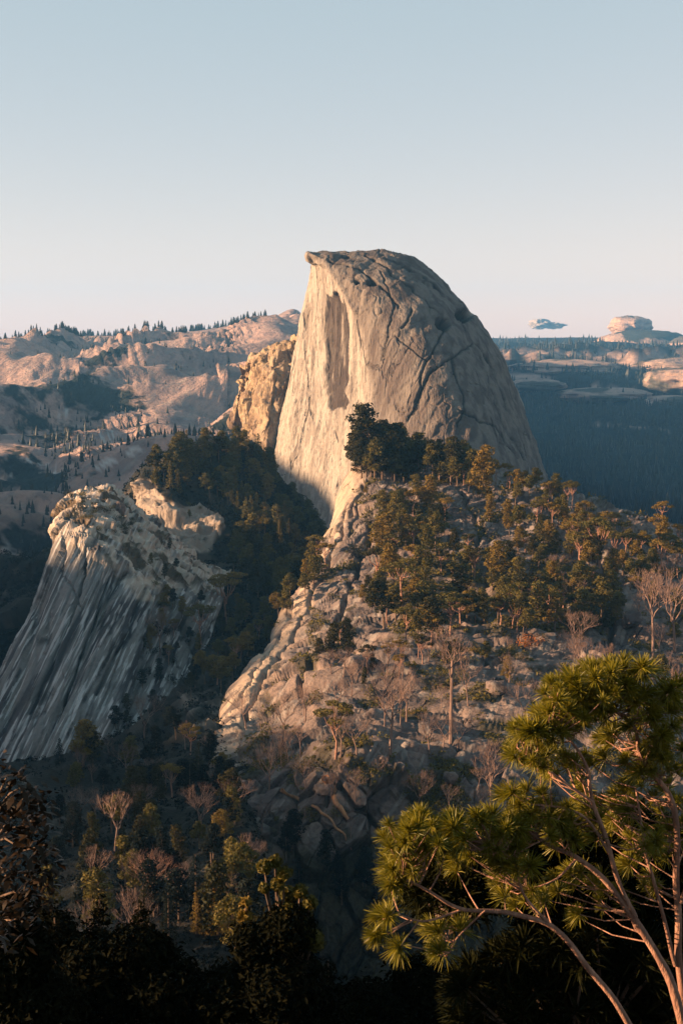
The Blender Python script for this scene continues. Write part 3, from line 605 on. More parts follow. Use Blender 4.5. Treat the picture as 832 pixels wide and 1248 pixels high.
def conifer(seed, n=800, wid=1.7, size=.26):
    r_ = np.random.default_rng(seed); t = MB(); c = MB(); t.tube([[0, 0, 0], [0, 0, 9.8]], [.2, .03], 5)
    k = 16; bl = []
    for i in range(k*4):
        z = .9+8.7*(i/(k*4)); R = wid*(1-(z/10.2))**.8*(.55+.45*r_.random()); a = i*2.39996; bl.append((math.cos(a)*R*.7, math.sin(a)*R*.7, z-.15*R, .22+.34*R, .45))
    bl.append((0, 0, 9.6, .25, 1.6)); blob_leaves(c, bl, n, size, r_, .35); return t, c
def shrub(seed, n=420, size=.3):
    r_ = np.random.default_rng(seed); c = MB(); bl = [(*(r_.normal(size=2)*1.6), 1.4+r_.random()*2.2, 1.3+r_.random(), .8) for _ in range(9)]
    t = MB()
    for b in bl: t.tube([[0, 0, 0], [b[0]*.7, b[1]*.7, b[2]]], [.12, .04], 3)
    blob_leaves(c, bl, n, size, r_); return c
EV = [proto('pine_tree' if s in (1, 5) else 'evergreen_tree', *(lambda tc: (tc[0], M_bark, tc[1], M_leaf))(evergreen(s, low, w, nb))) for s, low, w, nb in ((1, .22, 2.2, 18), (2, .3, 2.5, 17), (3, .42, 2.6, 15), (4, .5, 2.3, 12), (5, .18, 1.9, 20))]
UM = [proto('umbrella_tree', *(lambda tc: (tc[0], M_pale, tc[1], M_leaf))(umbrella(s))) for s in (11, 12, 13)]
BA = [proto('bare_tree', *(lambda tc: (tc[0], M_twig, tc[1], M_twig))(bare(s, z, 3, 4, f)), cn='twigs') for s, z, f in ((21, 4.6, 1.), (22, 3.4, 1.3), (23, 5.2, .9), (24, 3.8, 1.1))]
BPALE = proto('bare_tree', *(lambda tc: (tc[0], M_pale, tc[1], M_pale))(bare(77, 3.6, 3, 4, 1.1, .2)), cn='twigs')  # bare valley tree, its sunlight put into a paler bark colour
BT = proto('bare_tree', *(lambda tc: (tc[0], M_twig, tc[1], M_twig))(bare(31, 7.2, 3, 4, .8, .13)), cn='twigs')
M_under = leaf_mat('underbrush_shade_leaf', (.004, .009, .012), (.012, .017, .014), .1, spec=.03)  # blue valley shade painted into the brush leaves
M_dim = leaf_mat('painted_shade_evergreen_leaf', (.006, .013, .015), (.022, .026, .018), spec=.04)  # darker, bluer evergreen leaf with the valley shade in its colour
CO = [proto('conifer_tree', *(lambda tc: (tc[0], M_bark, tc[1], M_leaf))(conifer(s))) for s in (41, 42)]
SH = [proto('shrub', None, None, shrub(s), M_leaf) for s in (51, 52, 53)]
OBST = []
def scatter(poly, n, protos, hr, label, cat, group, want=None, mat=None, sep=7, seed=1, sxr=(.85, 1.15), px_h=None):
    r_ = random.Random(seed); xs = [p[0] for p in poly]; ys = [p[1] for p in poly]; done = 0; pts = []
    for _ in range(n*60):
        if done >= n: break
        x = r_.uniform(min(xs), max(xs)); y = r_.uniform(min(ys), max(ys))
        if not inpoly(np.array([x]), np.array([y]), poly)[0]: continue
        if any(abs(x-a)+abs(y-b)*1.4 < sep for a, b in pts): continue
        L, nm = hit(x, y)
        if L is None or (want and nm not in want): continue
        pts.append((x, y)); done += 1; h = r_.uniform(*hr)
        if px_h: h = px_h*r_.uniform(.75, 1.3)*L[1]/F
        m_ = mat[r_.randrange(len(mat))] if mat else None
        place(protos[r_.randrange(len(protos))], L-np.array([0, 0, h*.03]), h/10, label, cat, group, mat=m_, sx=r_.uniform(*sxr))
    return pts
def single(pr, x, y, hpx, label, cat, group=None, mat=None, sx=1, sink=.02):
    L, nm = hit(x, y)
    if L is None: print('no ground', x, y); return
    h = hpx*L[1]/F; place(pr, L-np.array([0, 0, h*sink]), h/10, label, cat, group, mat=mat, sx=sx)
LM = [None, None, M_leafd, M_gold]
# groves
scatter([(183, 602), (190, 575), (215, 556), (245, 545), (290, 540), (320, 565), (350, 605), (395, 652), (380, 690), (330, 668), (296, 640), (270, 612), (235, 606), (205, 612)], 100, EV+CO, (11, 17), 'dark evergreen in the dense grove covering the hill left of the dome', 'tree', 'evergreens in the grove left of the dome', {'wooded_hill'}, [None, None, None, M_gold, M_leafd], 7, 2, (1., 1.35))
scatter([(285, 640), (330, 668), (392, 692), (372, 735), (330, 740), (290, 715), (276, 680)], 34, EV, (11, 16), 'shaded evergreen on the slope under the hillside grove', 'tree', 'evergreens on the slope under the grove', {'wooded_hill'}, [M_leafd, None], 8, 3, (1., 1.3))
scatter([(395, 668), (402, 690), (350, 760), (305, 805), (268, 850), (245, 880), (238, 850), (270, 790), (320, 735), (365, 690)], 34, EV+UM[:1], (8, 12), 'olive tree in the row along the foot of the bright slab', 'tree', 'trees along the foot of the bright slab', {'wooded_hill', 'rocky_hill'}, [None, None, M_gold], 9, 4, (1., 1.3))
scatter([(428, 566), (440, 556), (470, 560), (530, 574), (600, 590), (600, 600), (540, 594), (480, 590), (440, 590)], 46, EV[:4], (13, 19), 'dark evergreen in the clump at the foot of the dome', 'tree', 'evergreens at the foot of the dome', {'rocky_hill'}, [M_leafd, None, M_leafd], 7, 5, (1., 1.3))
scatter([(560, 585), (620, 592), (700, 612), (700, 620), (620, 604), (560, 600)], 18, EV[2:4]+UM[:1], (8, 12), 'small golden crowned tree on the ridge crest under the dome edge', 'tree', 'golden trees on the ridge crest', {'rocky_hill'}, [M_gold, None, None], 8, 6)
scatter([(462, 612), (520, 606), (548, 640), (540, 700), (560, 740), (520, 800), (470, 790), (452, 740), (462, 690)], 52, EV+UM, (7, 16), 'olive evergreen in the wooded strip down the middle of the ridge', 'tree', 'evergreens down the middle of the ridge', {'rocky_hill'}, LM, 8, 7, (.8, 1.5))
scatter([(548, 660), (600, 690), (650, 665), (720, 680), (760, 700), (750, 770), (690, 780), (620, 770), (560, 770)], 58, EV+UM, (7, 15), 'olive evergreen on the wooded right part of the ridge', 'tree', 'evergreens on the right part of the ridge', {'rocky_hill'}, LM, 9, 8, (1., 1.3))
scatter([(700, 640), (832, 662), (832, 705), (760, 700), (700, 670)], 20, UM+EV[2:4], (9, 13), 'golden green tree on the right end of the ridge crest', 'tree', 'golden trees on the right ridge crest', {'rocky_hill'}, [M_gold, None, None], 12, 9)
scatter([(84, 604), (130, 598), (160, 618), (175, 650), (120, 655), (86, 636)], 24, SH, (3.5, 7), 'brown shrub on top of the left outcrop', 'shrub', 'shrubs on top of the left outcrop', {'slab_hill'}, [None, M_leafd], 7, 10)
scatter([(380, 640), (450, 640), (460, 800), (330, 830), (300, 800)], 12, SH, (2, 3.5), 'small shrub clinging to a crack in the bright slab', 'shrub', 'shrubs in cracks of the slab', {'rocky_hill'}, None, 14, 12)
scatter([(560, 600), (832, 660), (832, 840), (560, 880), (450, 880), (470, 640)], 60, SH, (1.6, 3.2), 'low shrub in a rock crack on the ridge', 'shrub', 'low shrubs in the ridge rocks', {'rocky_hill'}, [None, M_leafd, M_gold], 10, 13)
scatter([(180, 600), (270, 600), (280, 690), (260, 750), (200, 760), (180, 680)], 16, SH+EV[:1], (3, 6), 'shrubby growth on the pale ledges beside the left outcrop', 'shrub', 'shrubs on the pale ledges', {'wooded_hill', 'slab_hill'}, [None, M_leafd], 10, 14)
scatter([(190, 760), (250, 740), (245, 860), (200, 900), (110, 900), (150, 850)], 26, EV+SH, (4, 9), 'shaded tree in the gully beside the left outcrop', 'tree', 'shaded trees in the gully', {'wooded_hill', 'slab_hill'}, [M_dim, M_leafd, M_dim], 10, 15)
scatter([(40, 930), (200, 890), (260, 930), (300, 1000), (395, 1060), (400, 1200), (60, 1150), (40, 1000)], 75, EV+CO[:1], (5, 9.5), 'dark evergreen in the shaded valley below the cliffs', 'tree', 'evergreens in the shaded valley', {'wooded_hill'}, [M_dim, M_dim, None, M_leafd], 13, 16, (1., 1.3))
def many(poly, n, protos, hr, label, cat, group, want, mat, sep, seed): return scatter(poly, n, protos, hr, label, cat, group, want, mat, sep, seed)
many([(280, 850), (400, 810), (620, 800), (700, 830), (620, 900), (560, 930), (400, 925), (290, 950)], 34, BA, (5, 10), 'small leafless tree rooted in the rocks of the lower ridge', 'tree', 'small leafless trees on the lower ridge', {'rocky_hill'}, None, 15, 61)
many([(620, 700), (832, 690), (832, 850), (640, 830)], 26, BA+EV[2:4], (7, 12), 'leafless or thin tree on the rocky right end of the ridge', 'tree', 'thin trees on the right end of the ridge', {'rocky_hill'}, None, 15, 62)
many([(300, 960), (420, 950), (600, 960), (600, 1010), (420, 1040), (320, 1020)], 16, BA, (4, 7), 'leafless tree clinging to the dark lower cliff', 'tree', 'leafless trees on the dark cliff', {'rocky_hill'}, None, 15, 63)
many([(60, 920), (260, 900), (300, 1000), (400, 1100), (380, 1200), (100, 1160)], 26, BA, (4.5, 8), 'dim leafless tree among the evergreens of the shaded valley', 'tree', 'leafless trees in the shaded valley', {'wooded_hill'}, None, 16, 64)
many([(560, 600), (640, 610), (720, 640), (832, 680), (832, 760), (700, 700), (600, 650)], 34, EV+UM, (8, 12), 'sunlit evergreen scattered over the upper right of the ridge', 'tree', 'evergreens over the upper right ridge', {'rocky_hill'}, [None, M_gold], 11, 65)
many([(400, 600), (450, 600), (470, 800), (620, 790), (640, 830), (440, 840), (400, 810), (440, 700)], 26, EV+UM+SH, (4, 9), 'small evergreen at the edge of the wooded strip on the ridge', 'tree', 'small evergreens at the edge of the wooded strip', {'rocky_hill'}, [None, M_leafd, M_gold], 11, 66)
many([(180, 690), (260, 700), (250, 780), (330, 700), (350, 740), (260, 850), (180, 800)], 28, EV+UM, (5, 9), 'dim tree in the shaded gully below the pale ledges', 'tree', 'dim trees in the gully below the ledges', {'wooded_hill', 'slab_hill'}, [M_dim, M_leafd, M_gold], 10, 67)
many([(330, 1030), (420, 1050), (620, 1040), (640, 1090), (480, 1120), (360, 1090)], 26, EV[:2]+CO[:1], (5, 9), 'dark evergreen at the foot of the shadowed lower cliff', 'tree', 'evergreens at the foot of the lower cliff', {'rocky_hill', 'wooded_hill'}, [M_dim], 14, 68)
BARE = 'leafless pale trees among the rocks'
for a in (
 (BA[0], 475, 924, 116, 'tall leafless tree with a wide forked crown on the rock ledge', 'tree'), (BT, 549, 905, 150, 'tallest slender bare trunk standing before the dark cliff', 'tree'),
 (BA[2], 598, 1002, 104, 'pale fan shaped bare tree beside the foreground fronds', 'tree'), (BA[1], 508, 988, 48, 'small bare tree at the base of the dark lower cliff', 'tree'),
 (BA[3], 348, 903, 62, 'leafless tree left of the golden topped tree at the slab foot', 'tree'), (BA[1], 300, 888, 54, 'leafless tree leaning on the lower end of the bright slab', 'tree'),
 (BA[1], 328, 962, 60, 'spreading twiggy tree on the left shoulder of the ledge', 'tree'), (BA[3], 176, 902, 62, 'pinkish bare tree above the shaded valley beside the slab outcrop', 'tree'),
 (BA[1], 155, 948, 46, 'low fan shaped bare tree under the slab outcrop', 'tree'), (BA[0], 140, 1040, 82, 'bare tree with white trunk in the middle of the shaded valley', 'tree'),
 (BA[3], 170, 1000, 50, 'smaller bare tree touching the white trunked one in the valley', 'tree'), (BPALE, 188, 1108, 76, 'brightly lit pink bare tree with a flat leafy top in the dark valley', 'tree'),
 (BA[0], 122, 1090, 62, 'dim bare tree left of the brightly lit flat topped one', 'tree'), (BA[2], 795, 802, 112, 'leafless pink tree standing tall on the right ridge', 'tree'),
 (BA[0], 822, 795, 100, 'leafless pink tree cut by the right edge of the photo', 'tree'), (BA[0], 640, 770, 0.1, '', ''),
 (BA[3], 700, 800, 60, 'leafless tree in front of the rust coloured shrub thicket', 'tree'), (BA[2], 495, 880, 60, 'grey bare tree just right of the tall forked one', 'tree'),
 (BA[0], 570, 860, 60, 'grey bare tree right of the tallest slender trunk', 'tree'), (BA[3], 372, 880, 50, 'short bare tree on the shadowed rock above the ledge', 'tree'), (BA[1], 742, 860, 60, 'bare tree above the foreground fronds under the right ridge', 'tree'),
 (BA[1], 640, 880, 56, 'bare tree beside the left tip of the foreground crown', 'tree'), (BA[0], 195, 800, 60, 'pair of thin pale stems in the gully by the outcrop', 'tree')):
    if a[2+1] > 1: single(*a, BARE)
for a in (
 (UM[0], 276, 765, 74, 'golden umbrella shaped tree alone in the gully left of the slab', 'tree', None, M_gold), (UM[1], 245, 785, 55, 'lower spreading tree just left of the golden umbrella tree', 'tree', None, None),
 (UM[2], 409, 924, 76, 'olive topped tree with many pale limbs at the end of the ledge', 'tree', None, None), (UM[1], 232, 920, 42, 'small yellow crowned tree at the lower tip of the bright slab', 'tree', None, M_gold),
 (EV[1], 102, 934, 62, 'orange brown bushy tree under the left outcrop', 'tree', None, M_gold), (UM[0], 210, 972, 46, 'golden spreading tree in the valley left of the dark cliff', 'tree', None, M_gold),
 (CO[0], 266, 1142, 92, 'golden cone shaped conifer rising from the dark valley', 'tree', None, M_gold), (CO[1], 240, 1138, 60, 'short golden conifer leaning beside the taller cone shaped one', 'tree', None, M_gold),
 (EV[2], 274, 1034, 50, 'golden tufted tree in front of the dark lower cliff', 'tree', None, M_gold), (EV[1], 186, 1032, 58, 'olive tree behind the two bare trees of the valley', 'tree', None, None),
 (EV[3], 270, 950, 36, 'small golden tree at the left foot of the central ridge', 'tree', None, M_gold),
 (UM[0], 730, 692, 66, 'tall umbrella shaped tree on the right ridge crest', 'tree', None, None), (UM[2], 668, 618, 34, 'lone tree with a lit pink trunk on the ridge crest', 'tree', None, M_gold),
 (UM[1], 806, 640, 32, 'tiny round crowned tree standing alone against the far valley', 'tree', None, M_gold), (EV[0], 588, 606, 66, 'taller golden tree just right of the dark clump at the dome', 'tree', None, M_gold),
 (UM[1], 548, 775, 58, 'broad flat crowned tree above the cracked rock face', 'tree', None, None), (UM[2], 668, 760, 50, 'flat crowned tree right above the rust coloured shrub', 'tree', None, None),
 (EV[2], 455, 572, 84, 'biggest dark spreading tree at the foot of the dome', 'tree', None, M_leafd), (EV[1], 478, 580, 66, 'dark round tree just right of the biggest one at the dome', 'tree', None, M_leafd),
 (EV[1], 434, 572, 46, 'dark tree at the very edge above the pale dome face', 'tree', None, M_leafd),
 (SH[0], 648, 788, 34, 'bright rust orange shrub on the rock below the ridge trees', 'shrub', None, M_rust), (SH[1], 706, 792, 22, 'small orange brown shrub right of the bright rust one', 'shrub', None, M_rust),
 (EV[4], 404, 800, 44, 'dark evergreen growing out of the slab', 'tree', None, M_leafd), (EV[4], 425, 800, 48, 'second dark evergreen on the slab, right of its twin', 'tree', None, M_leafd), (EV[1], 388, 802, 26, 'small dark bush left of the two slab evergreens', 'tree', None, M_leafd)):
    single(*a, sx=1.15)
# conifers on the far left skyline
spire = MB(); r_ = np.random.default_rng(5)
for k in range(7):
    z = 1.5+k*1.2; R = 1.8*(1-z/10.6)+.15; th = np.arange(7)*2*PI/7; ring = np.stack([np.cos(th)*R*(.75+.5*r_.random(7)), np.sin(th)*R*(.75+.5*r_.random(7)), np.full(7, z-.5)], 1); topp = np.tile([[0, 0, z+1.3]], (7, 1))
    V = np.concatenate([ring, topp]); i = np.arange(7); spire.add(V, np.stack([i, (i+1) % 7, (i+1) % 7+7, i+7], 1))
spire.tube([[0, 0, 0], [0, 0, 3]], [.25, .2], 5)
SPR = proto('conifer_tree', None, None, spire, M_conf)
r0 = random.Random(3)
def skyline(x, want):
    lo = 300
    for y in np.arange(340, 470, .7):
        L, nm = hit(x, y)
        if nm in want: return L, y
    return None, None
for k in range(210):
    x = [r0.uniform(-4, 325), r0.gauss(90, 30), r0.gauss(270, 35), r0.uniform(-4, 325), r0.gauss(200, 60)][k % 5]
    L, y = skyline(x, {'rocky_mountain'})
    if L is None or x > 325: continue
    h = r0.uniform(4.5, 10.5)*L[1]/F
    place(SPR, L+np.array([0, r0.uniform(0, 30), -h*.12]), h/10, 'small conifer in the row along the far left skyline', 'conifer', 'conifers on the far left skyline', sx=r0.uniform(1.3, 2.2))
# far woods nobody could count
def woods(name, A, prob, n, hr, label, mat, seed, depthsel=None):
    r_ = np.random.default_rng(seed); px, py = proj(A); okm = (px > -60) & (px < 900) & (py > 380) & (py < 1000)
    w = (prob*okm).ravel(); idx = r_.choice(w.size, n, p=w/w.sum()); p = A.reshape(-1, 3)[idx]+r_.normal(size=(n, 3))*np.array([6, 6, .5])
    h = r_.uniform(hr[0], hr[1], n)*(.8+.5*(r_.random(n) < .15)); R = h*r_.uniform(.16, .26, n); V = []; Fs = []
    for ly, (z0, z1, rr) in enumerate(((.0, .62, 1.), (.38, 1.0, .62))):
        th = np.arange(5)*2*PI/5; a = r_.random(n)*6.3
        ring = np.stack([np.cos(th[None]+a[:, None])*R[:, None]*rr*(.8+.4*r_.random((n, 5))), np.sin(th[None]+a[:, None])*R[:, None]*rr*(.8+.4*r_.random((n, 5))), np.tile((z0*h)[:, None], (1, 5))+R[:, None]*.3*r_.random((n, 5))], -1)
        V.append(ring+p[:, None]); V.append((p+np.stack([0*h, 0*h, z1*h], 1))[:, None])
    V = np.concatenate(V, 1); i = np.arange(5); tri = np.stack([i, (i+1) % 5, i*0+5], 1); T = np.concatenate([tri, tri+6]); Fc = (T[None]+(np.arange(n)*12)[:, None, None]).reshape(-1, 3)
    o = mesh_obj(name, V.reshape(-1, 3), Fc, mat, smooth=False); tag(o, label, kind='stuff'); return o
pxb, pyb = proj(A_basin)
woods('far_forest', A_basin, (1-lit_basin)**2*(pyb > 414)*(pxb > 580)*(1+0*pxb)+.003*(pxb > 580)*(pyb > 414), 15000, (15, 26), 'dense far conifer forest covering the hills right of the dome', M_conf, 4)
pxf, pyf = proj(A_far)
woods('hillside_woods', A_far, sstep(-.05, .25, fbm(A_far/240., 4, 31))*(pyf > 412)+.01, 6500, (7, 13), 'scattered far conifers over the granite slopes beyond the canyon', M_conf, 5)
def undergrowth(name, A, prob, n, k, mat, label, seed, ylim):
    r_ = np.random.default_rng(seed); px, py = proj(A); w = (prob*((px > -30) & (px < 870) & (py > ylim[0]) & (py < ylim[1]))).ravel()
    idx = r_.choice(w.size, n, p=w/w.sum()); p = A.reshape(-1, 3)[idx]; sc = np.clip(p[:, 1]/300., .35, 2.4); R = sc*r_.uniform(.6, 1.6, n)
    d = unit(r_.normal(size=(n, k, 3))); d[..., 2] = np.abs(d[..., 2]); pos = p[:, None]+d*(R[:, None]*(.5+.5*r_.random((n, k))))[..., None]
    b = MB(); b.leaves(pos.reshape(-1, 3), unit(d+r_.normal(size=d.shape)*.6).reshape(-1, 3), np.repeat(sc*.30, k), r_, .55)
    o = b.build(name, mat); tag(o, label, kind='stuff'); return o
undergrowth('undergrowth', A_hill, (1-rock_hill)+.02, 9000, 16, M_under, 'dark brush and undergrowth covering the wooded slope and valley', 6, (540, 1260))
undergrowth('ridge_undergrowth', A_ridge, vg_ridge+.004, 3800, 14, M_leaf, 'brown brush growing in the cracks and hollows of the ridge', 8, (560, 1000))
# pale boulders
def boulder(x, y, wpx, hpx, label, mat, seed):
    L, nm = hit(x, y)
    if L is None: return
    d = L[1]; o = blob('boulder', (0, 0, 0), (wpx*d/F/2, wpx*d/F/2.4, hpx*d/F/2), mat, seed, .3, 26, 16, 3.2, 1.2)
    o.location = L+np.array([0, 0, hpx*d/F*.25]); o.rotation_euler = (0, .3*math.sin(seed), seed); tag(o, label, 'boulder')
M_bould = M_ridge
for a in ((605, 842, 24, 16, 'pale broken boulder lit on the dark middle cliff', M_bould, 3), (466, 926, 10, 7, 'small cream boulder at the foot of the tall forked bare tree', M_bould, 4), (548, 952, 20, 15, 'pinkish boulder under the slender bare trunk', M_bould, 5),
 (395, 965, 22, 14, 'rounded boulder wedged at the left end of the ledge', M_bould, 6), (770, 760, 26, 18, 'large blocky boulder under the right ridge trees', M_bould, 8),
 (630, 962, 10, 6, 'tiny orange lit stone on the shaded cliff beside the fan tree', M_bould, 10), (146, 625, 12, 17, 'pointed pale boulder standing on the left outcrop top', M_bould, 12)):
    boulder(*a)
# ------------------------------------------------------------------ foreground tree of fan shaped needle tufts
froot = empty('fan_leaf_tree', P(838, 1290, 16.)); tag(froot, 'big foreground tree with pale pink stems and green fan shaped leaf tufts', 'tree')
base = np.array(froot.location)
STEMS = [
 ([(800, 1330, 15.8), (765, 1245, 15.4), (716, 1180, 15.3), (672, 1130, 15.2), (622, 1113, 15.1), (566, 1108, 15.0), (525, 1088, 14.9), (490, 1068, 14.8)], .070, .018),
 ([(850, 1340, 16.2), (830, 1240, 16), (804, 1170, 16), (768, 1112, 15.9), (736, 1072, 15.8), (702, 1046, 15.7), (672, 1034, 15.6), (650, 1018, 15.5)], .105, .020),
 ([(772, 1118, 15.9), (754, 1082, 15.8), (742, 1030, 15.7), (722, 978, 15.6), (714, 935, 15.5), (694, 903, 15.5), (668, 888, 15.4)], .055, .016),
 ([(722, 978, 15.6), (690, 955, 15.5), (664, 934, 15.4), (642, 918, 15.4)], .03, .014),
 ([(742, 1040, 15.7), (716, 1000, 15.6), (690, 985, 15.5), (664, 980, 15.5)], .03, .014),
 ([(846, 1330, 16.4), (834, 1230, 16.5), (826, 1150, 16.4), (824, 1070, 16.3), (822, 1005, 16.2), (812, 965, 16.1), (792, 938, 16), (781, 922, 16), (770, 885, 15.9), (742, 862, 15.8), (716, 850, 15.8)], .085, .016),
 ([(784, 928, 16), (796, 896, 16), (806, 862, 16), (812, 840, 16)], .034, .014),
 ([(822, 1180, 16.4), (804, 1110, 16.2), (790, 1050, 16), (782, 1000, 15.9), (776, 960, 15.9)], .045, .014),
 ([(830, 1100, 16.3), (846, 1040, 16.2), (850, 960, 16.2), (838, 900, 16.1)], .05, .016),
 ([(672, 1130, 15.2), (640, 1090, 15.1), (628, 1050, 15.1), (600, 1030, 15)], .03, .012),
 ([(566, 1108, 15), (520, 1124, 14.9), (492, 1118, 14.9), (470, 1110, 14.8)], .022, .01),
 ([(590, 1110, 15), (560, 1140, 15), (550, 1160, 14.9)], .018, .008),
 ([(702, 1046, 15.7), (676, 1070, 15.6), (640, 1084, 15.6)], .025, .01)]
def dens(pts, k=6):
    K = np.array([P(*q) for q in pts])[:, None]; K = np.concatenate([K, K], 1); t = np.linspace(0, len(pts)-1, (len(pts)-1)*k+1); return cr(K, t, .5)[:, 0]
allp = []
for k, (pts, r0_, r1_) in enumerate(STEMS):
    Q = dens(pts); Q = Q+np.stack([noise(Q*1.4+k*7, 3), noise(Q*1.4+k*7, 4), noise(Q*1.4+k*7, 5)], 1)*.035
    mb = MB(); mb.tube(Q-base, np.linspace(r0_*.62, r1_*.7, len(Q))*(1+.12*noise(Q*9, 6)), 10); mb.build('stem' if r0_ > .04 else 'branch', M_pale, froot, True); allp.append(Q[len(Q)//4:])
AP = np.concatenate(allp)
def tuft(mb, c, ax, R, r_, nb=115, wmul=.9):
    ax = ax/np.linalg.norm(ax); d = unit(r_.normal(size=(nb, 3))*.62+ax*.85); L = R*r_.uniform(.72, 1.08, nb)[:, None]; w = unit(np.cross(d, r_.normal(size=(nb, 3))))*(R*.029*wmul)
    m1 = c+d*L*.55; tip = c+d*L+np.array([0, 0, -.10*R]); V = np.stack([c-w*.3+0*d, c+w*.3+0*d, m1+w, m1-w, tip+w*.25, tip-w*.25], 1)
    o = (np.arange(nb)*6)[:, None]; mb.add(V, np.concatenate([o+np.array([[0, 1, 2, 3]]), o+np.array([[3, 2, 4, 5]])]))
CL = [(745, 835, 82, 24, 15.7, 38), (700, 862, 46, 26, 15.5, 18), (645, 905, 30, 26, 15.4, 13), (680, 880, 30, 20, 15.4, 6), (800, 870, 38, 40, 16, 14), (812, 930, 26, 34, 16, 9), (785, 925, 26, 22, 16, 5), (505, 1020, 38, 26, 14.8, 20), (485, 1060, 20, 22, 14.8, 8), (550, 1015, 34, 20, 15, 12),
      (610, 1020, 32, 26, 15.2, 13), (655, 1000, 34, 26, 15.5, 12), (628, 1050, 30, 22, 15.2, 6), (700, 1010, 34, 30, 15.8, 8), (785, 1030, 22, 24, 15.7, 3), (470, 1112, 8, 6, 14.8, 2), (464, 1138, 8, 6, 14.8, 2), (486, 1150, 8, 6, 14.8, 1), (535, 1158, 8, 8, 14.9, 2), (545, 1130, 20, 10, 15.2, 2),
      (740, 975, 40, 30, 16.3, 8), (640, 1090, 30, 20, 15.8, 4), (700, 1090, 40, 30, 16.4, 6), (820, 1000, 24, 50, 16.6, 8), (590, 1060, 50, 20, 15.8, 6), (680, 930, 30, 16, 15.8, 4), (760, 890, 30, 20, 16.3, 6), (700, 930, 50, 26, 16.3, 7), (770, 1000, 50, 44, 16.7, 12), (640, 975, 26, 14, 15.6, 4), (600, 1000, 30, 16, 15.3, 5), (750, 1080, 50, 30, 16.8, 7)]
r_ = np.random.default_rng(8); fr = MB(); tw = MB()
for cx, cy, rx, ry, d_, n_ in CL:
    for k in range(int(n_*2.1)):
        a = r_.random()*6.28; q = math.sqrt(r_.random()); p = P(cx+math.cos(a)*rx*q, cy+math.sin(a)*ry*q, d_+r_.normal()*.22)
        nn = AP[np.argmin(((AP-p)**2).sum(1)+np.maximum(0, AP[:, 2]-p[2])*2)]
        mid = (nn+p)/2+r_.normal(size=3)*.03-np.array([0, 0, .05]); tw.tube(np.array([nn, mid, p])-base, [.011, .008, .005], 5)
        tuft(fr, p-base, unit(p-nn)+np.array([-.25, -.3, .55]), r_.uniform(.10, .25), r_)
tw.build('twigs', M_pale, froot, True); fr.build('crown', M_frond, froot)
# same foliage behind, its shade put into a darker blade colour
def tuft_bush(name, label, cx, cy, rx, ry, d_, n_, seed, mat, R=(.25, .4)):
    r_ = np.random.default_rng(seed); c0 = P(cx, min(cy+ry*1.2, 1330), d_); rt = empty(name, c0); tag(rt, label, 'tree'); t = MB(); c = MB()
    for k in range(int(n_*2.1)):
        a = r_.random()*6.28; q = math.sqrt(r_.random()); p = P(cx+math.cos(a)*rx*q, cy+math.sin(a)*ry*q, d_+r_.uniform(-.9, 1.4)); ax = unit(p-P(cx, cy+ry*.8, d_+.3))+np.array([0, -.2, .5])
        tuft(c, p-c0, ax, r_.uniform(*R), r_, 40, 1.3)
        if k % 6 == 0: t.tube([np.zeros(3), (p-c0)*.5+r_.normal(size=3)*.15, p-c0], [.05, .03, .01], 5)
    t.build('trunk', M_bark, rt, True); c.build('crown', mat, rt); return rt
M_frondd = leaf_mat('painted_shade_frond_blades', (.006, .008, .002), (.016, .017, .003), .1, rough=.7, spec=.05)
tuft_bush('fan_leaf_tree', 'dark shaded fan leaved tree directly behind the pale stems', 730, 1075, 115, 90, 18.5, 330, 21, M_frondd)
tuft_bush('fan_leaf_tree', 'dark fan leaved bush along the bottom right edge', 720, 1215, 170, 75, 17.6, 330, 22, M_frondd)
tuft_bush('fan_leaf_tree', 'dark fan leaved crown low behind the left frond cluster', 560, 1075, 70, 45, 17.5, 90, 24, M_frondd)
# bottom shrubs and the broad leaved tree on the left
def leafy(name, label, blobs, d_, n_, size, seed, mat, cat='shrub', asp=.45, base_=None, drop=0):
    r_ = np.random.default_rng(seed); B = [(*P(x, y, d_+dd), r*d_/F, .9) for x, y, r, dd in blobs]; bx, by = base_ or (np.mean([b[0] for b in blobs]), 1330); c0 = P(bx, by, d_+.3)
    rt = empty(name, c0); tag(rt, label, cat); t = MB(); c = MB()
    for b in B: e = np.array(b[:3])-c0; t.tube([np.zeros(3), e*.5+r_.normal(size=3)*.1, e], [.07, .04, .015], 6)
    blob_leaves(c, [(b[0]-c0[0], b[1]-c0[1], b[2]-c0[2], b[3], b[4]) for b in B], n_, size, r_, asp, .35)
    t.build('trunk', M_bark, rt, True); c.build('crown', mat, rt); return rt
leafy('bush', 'black looking bush at the bottom left between the left tree and the valley', [(110, 1170, 44, 0), (160, 1160, 40, 0), (200, 1200, 50, 0), (140, 1210, 70, .5), (80, 1220, 70, .5), (215, 1250, 60, .3), (60, 1140, 40, .6), (185, 1160, 30, 0)], 24, 26000, .062, 31, M_bush)
leafy('bush', 'dark bush at the bottom under the yellow green sprays', [(310, 1150, 32, 0), (350, 1130, 36, 0), (340, 1200, 60, 0), (280, 1220, 50, 0), (390, 1240, 50, .5), (330, 1250, 80, .3)], 24, 26000, .062, 32, M_bush)
leafy('leafy_tree', 'yellow green sprays of round leaves catching the sun above the dark bush', [(322, 1056, 9, 0), (335, 1050, 8, .2), (346, 1064, 9, 0), (338, 1078, 8, 0), (352, 1090, 10, .3), (366, 1086, 9, 0), (378, 1100, 9, 0), (370, 1112, 11, .2), (352, 1112, 12, 0), (340, 1124, 14, 0), (368, 1130, 15, 0), (382, 1146, 13, 0), (322, 1082, 6, 0), (356, 1142, 18, 0)], 24, 9000, .05, 33, M_bushy, 'tree', .6, (345, 1250))
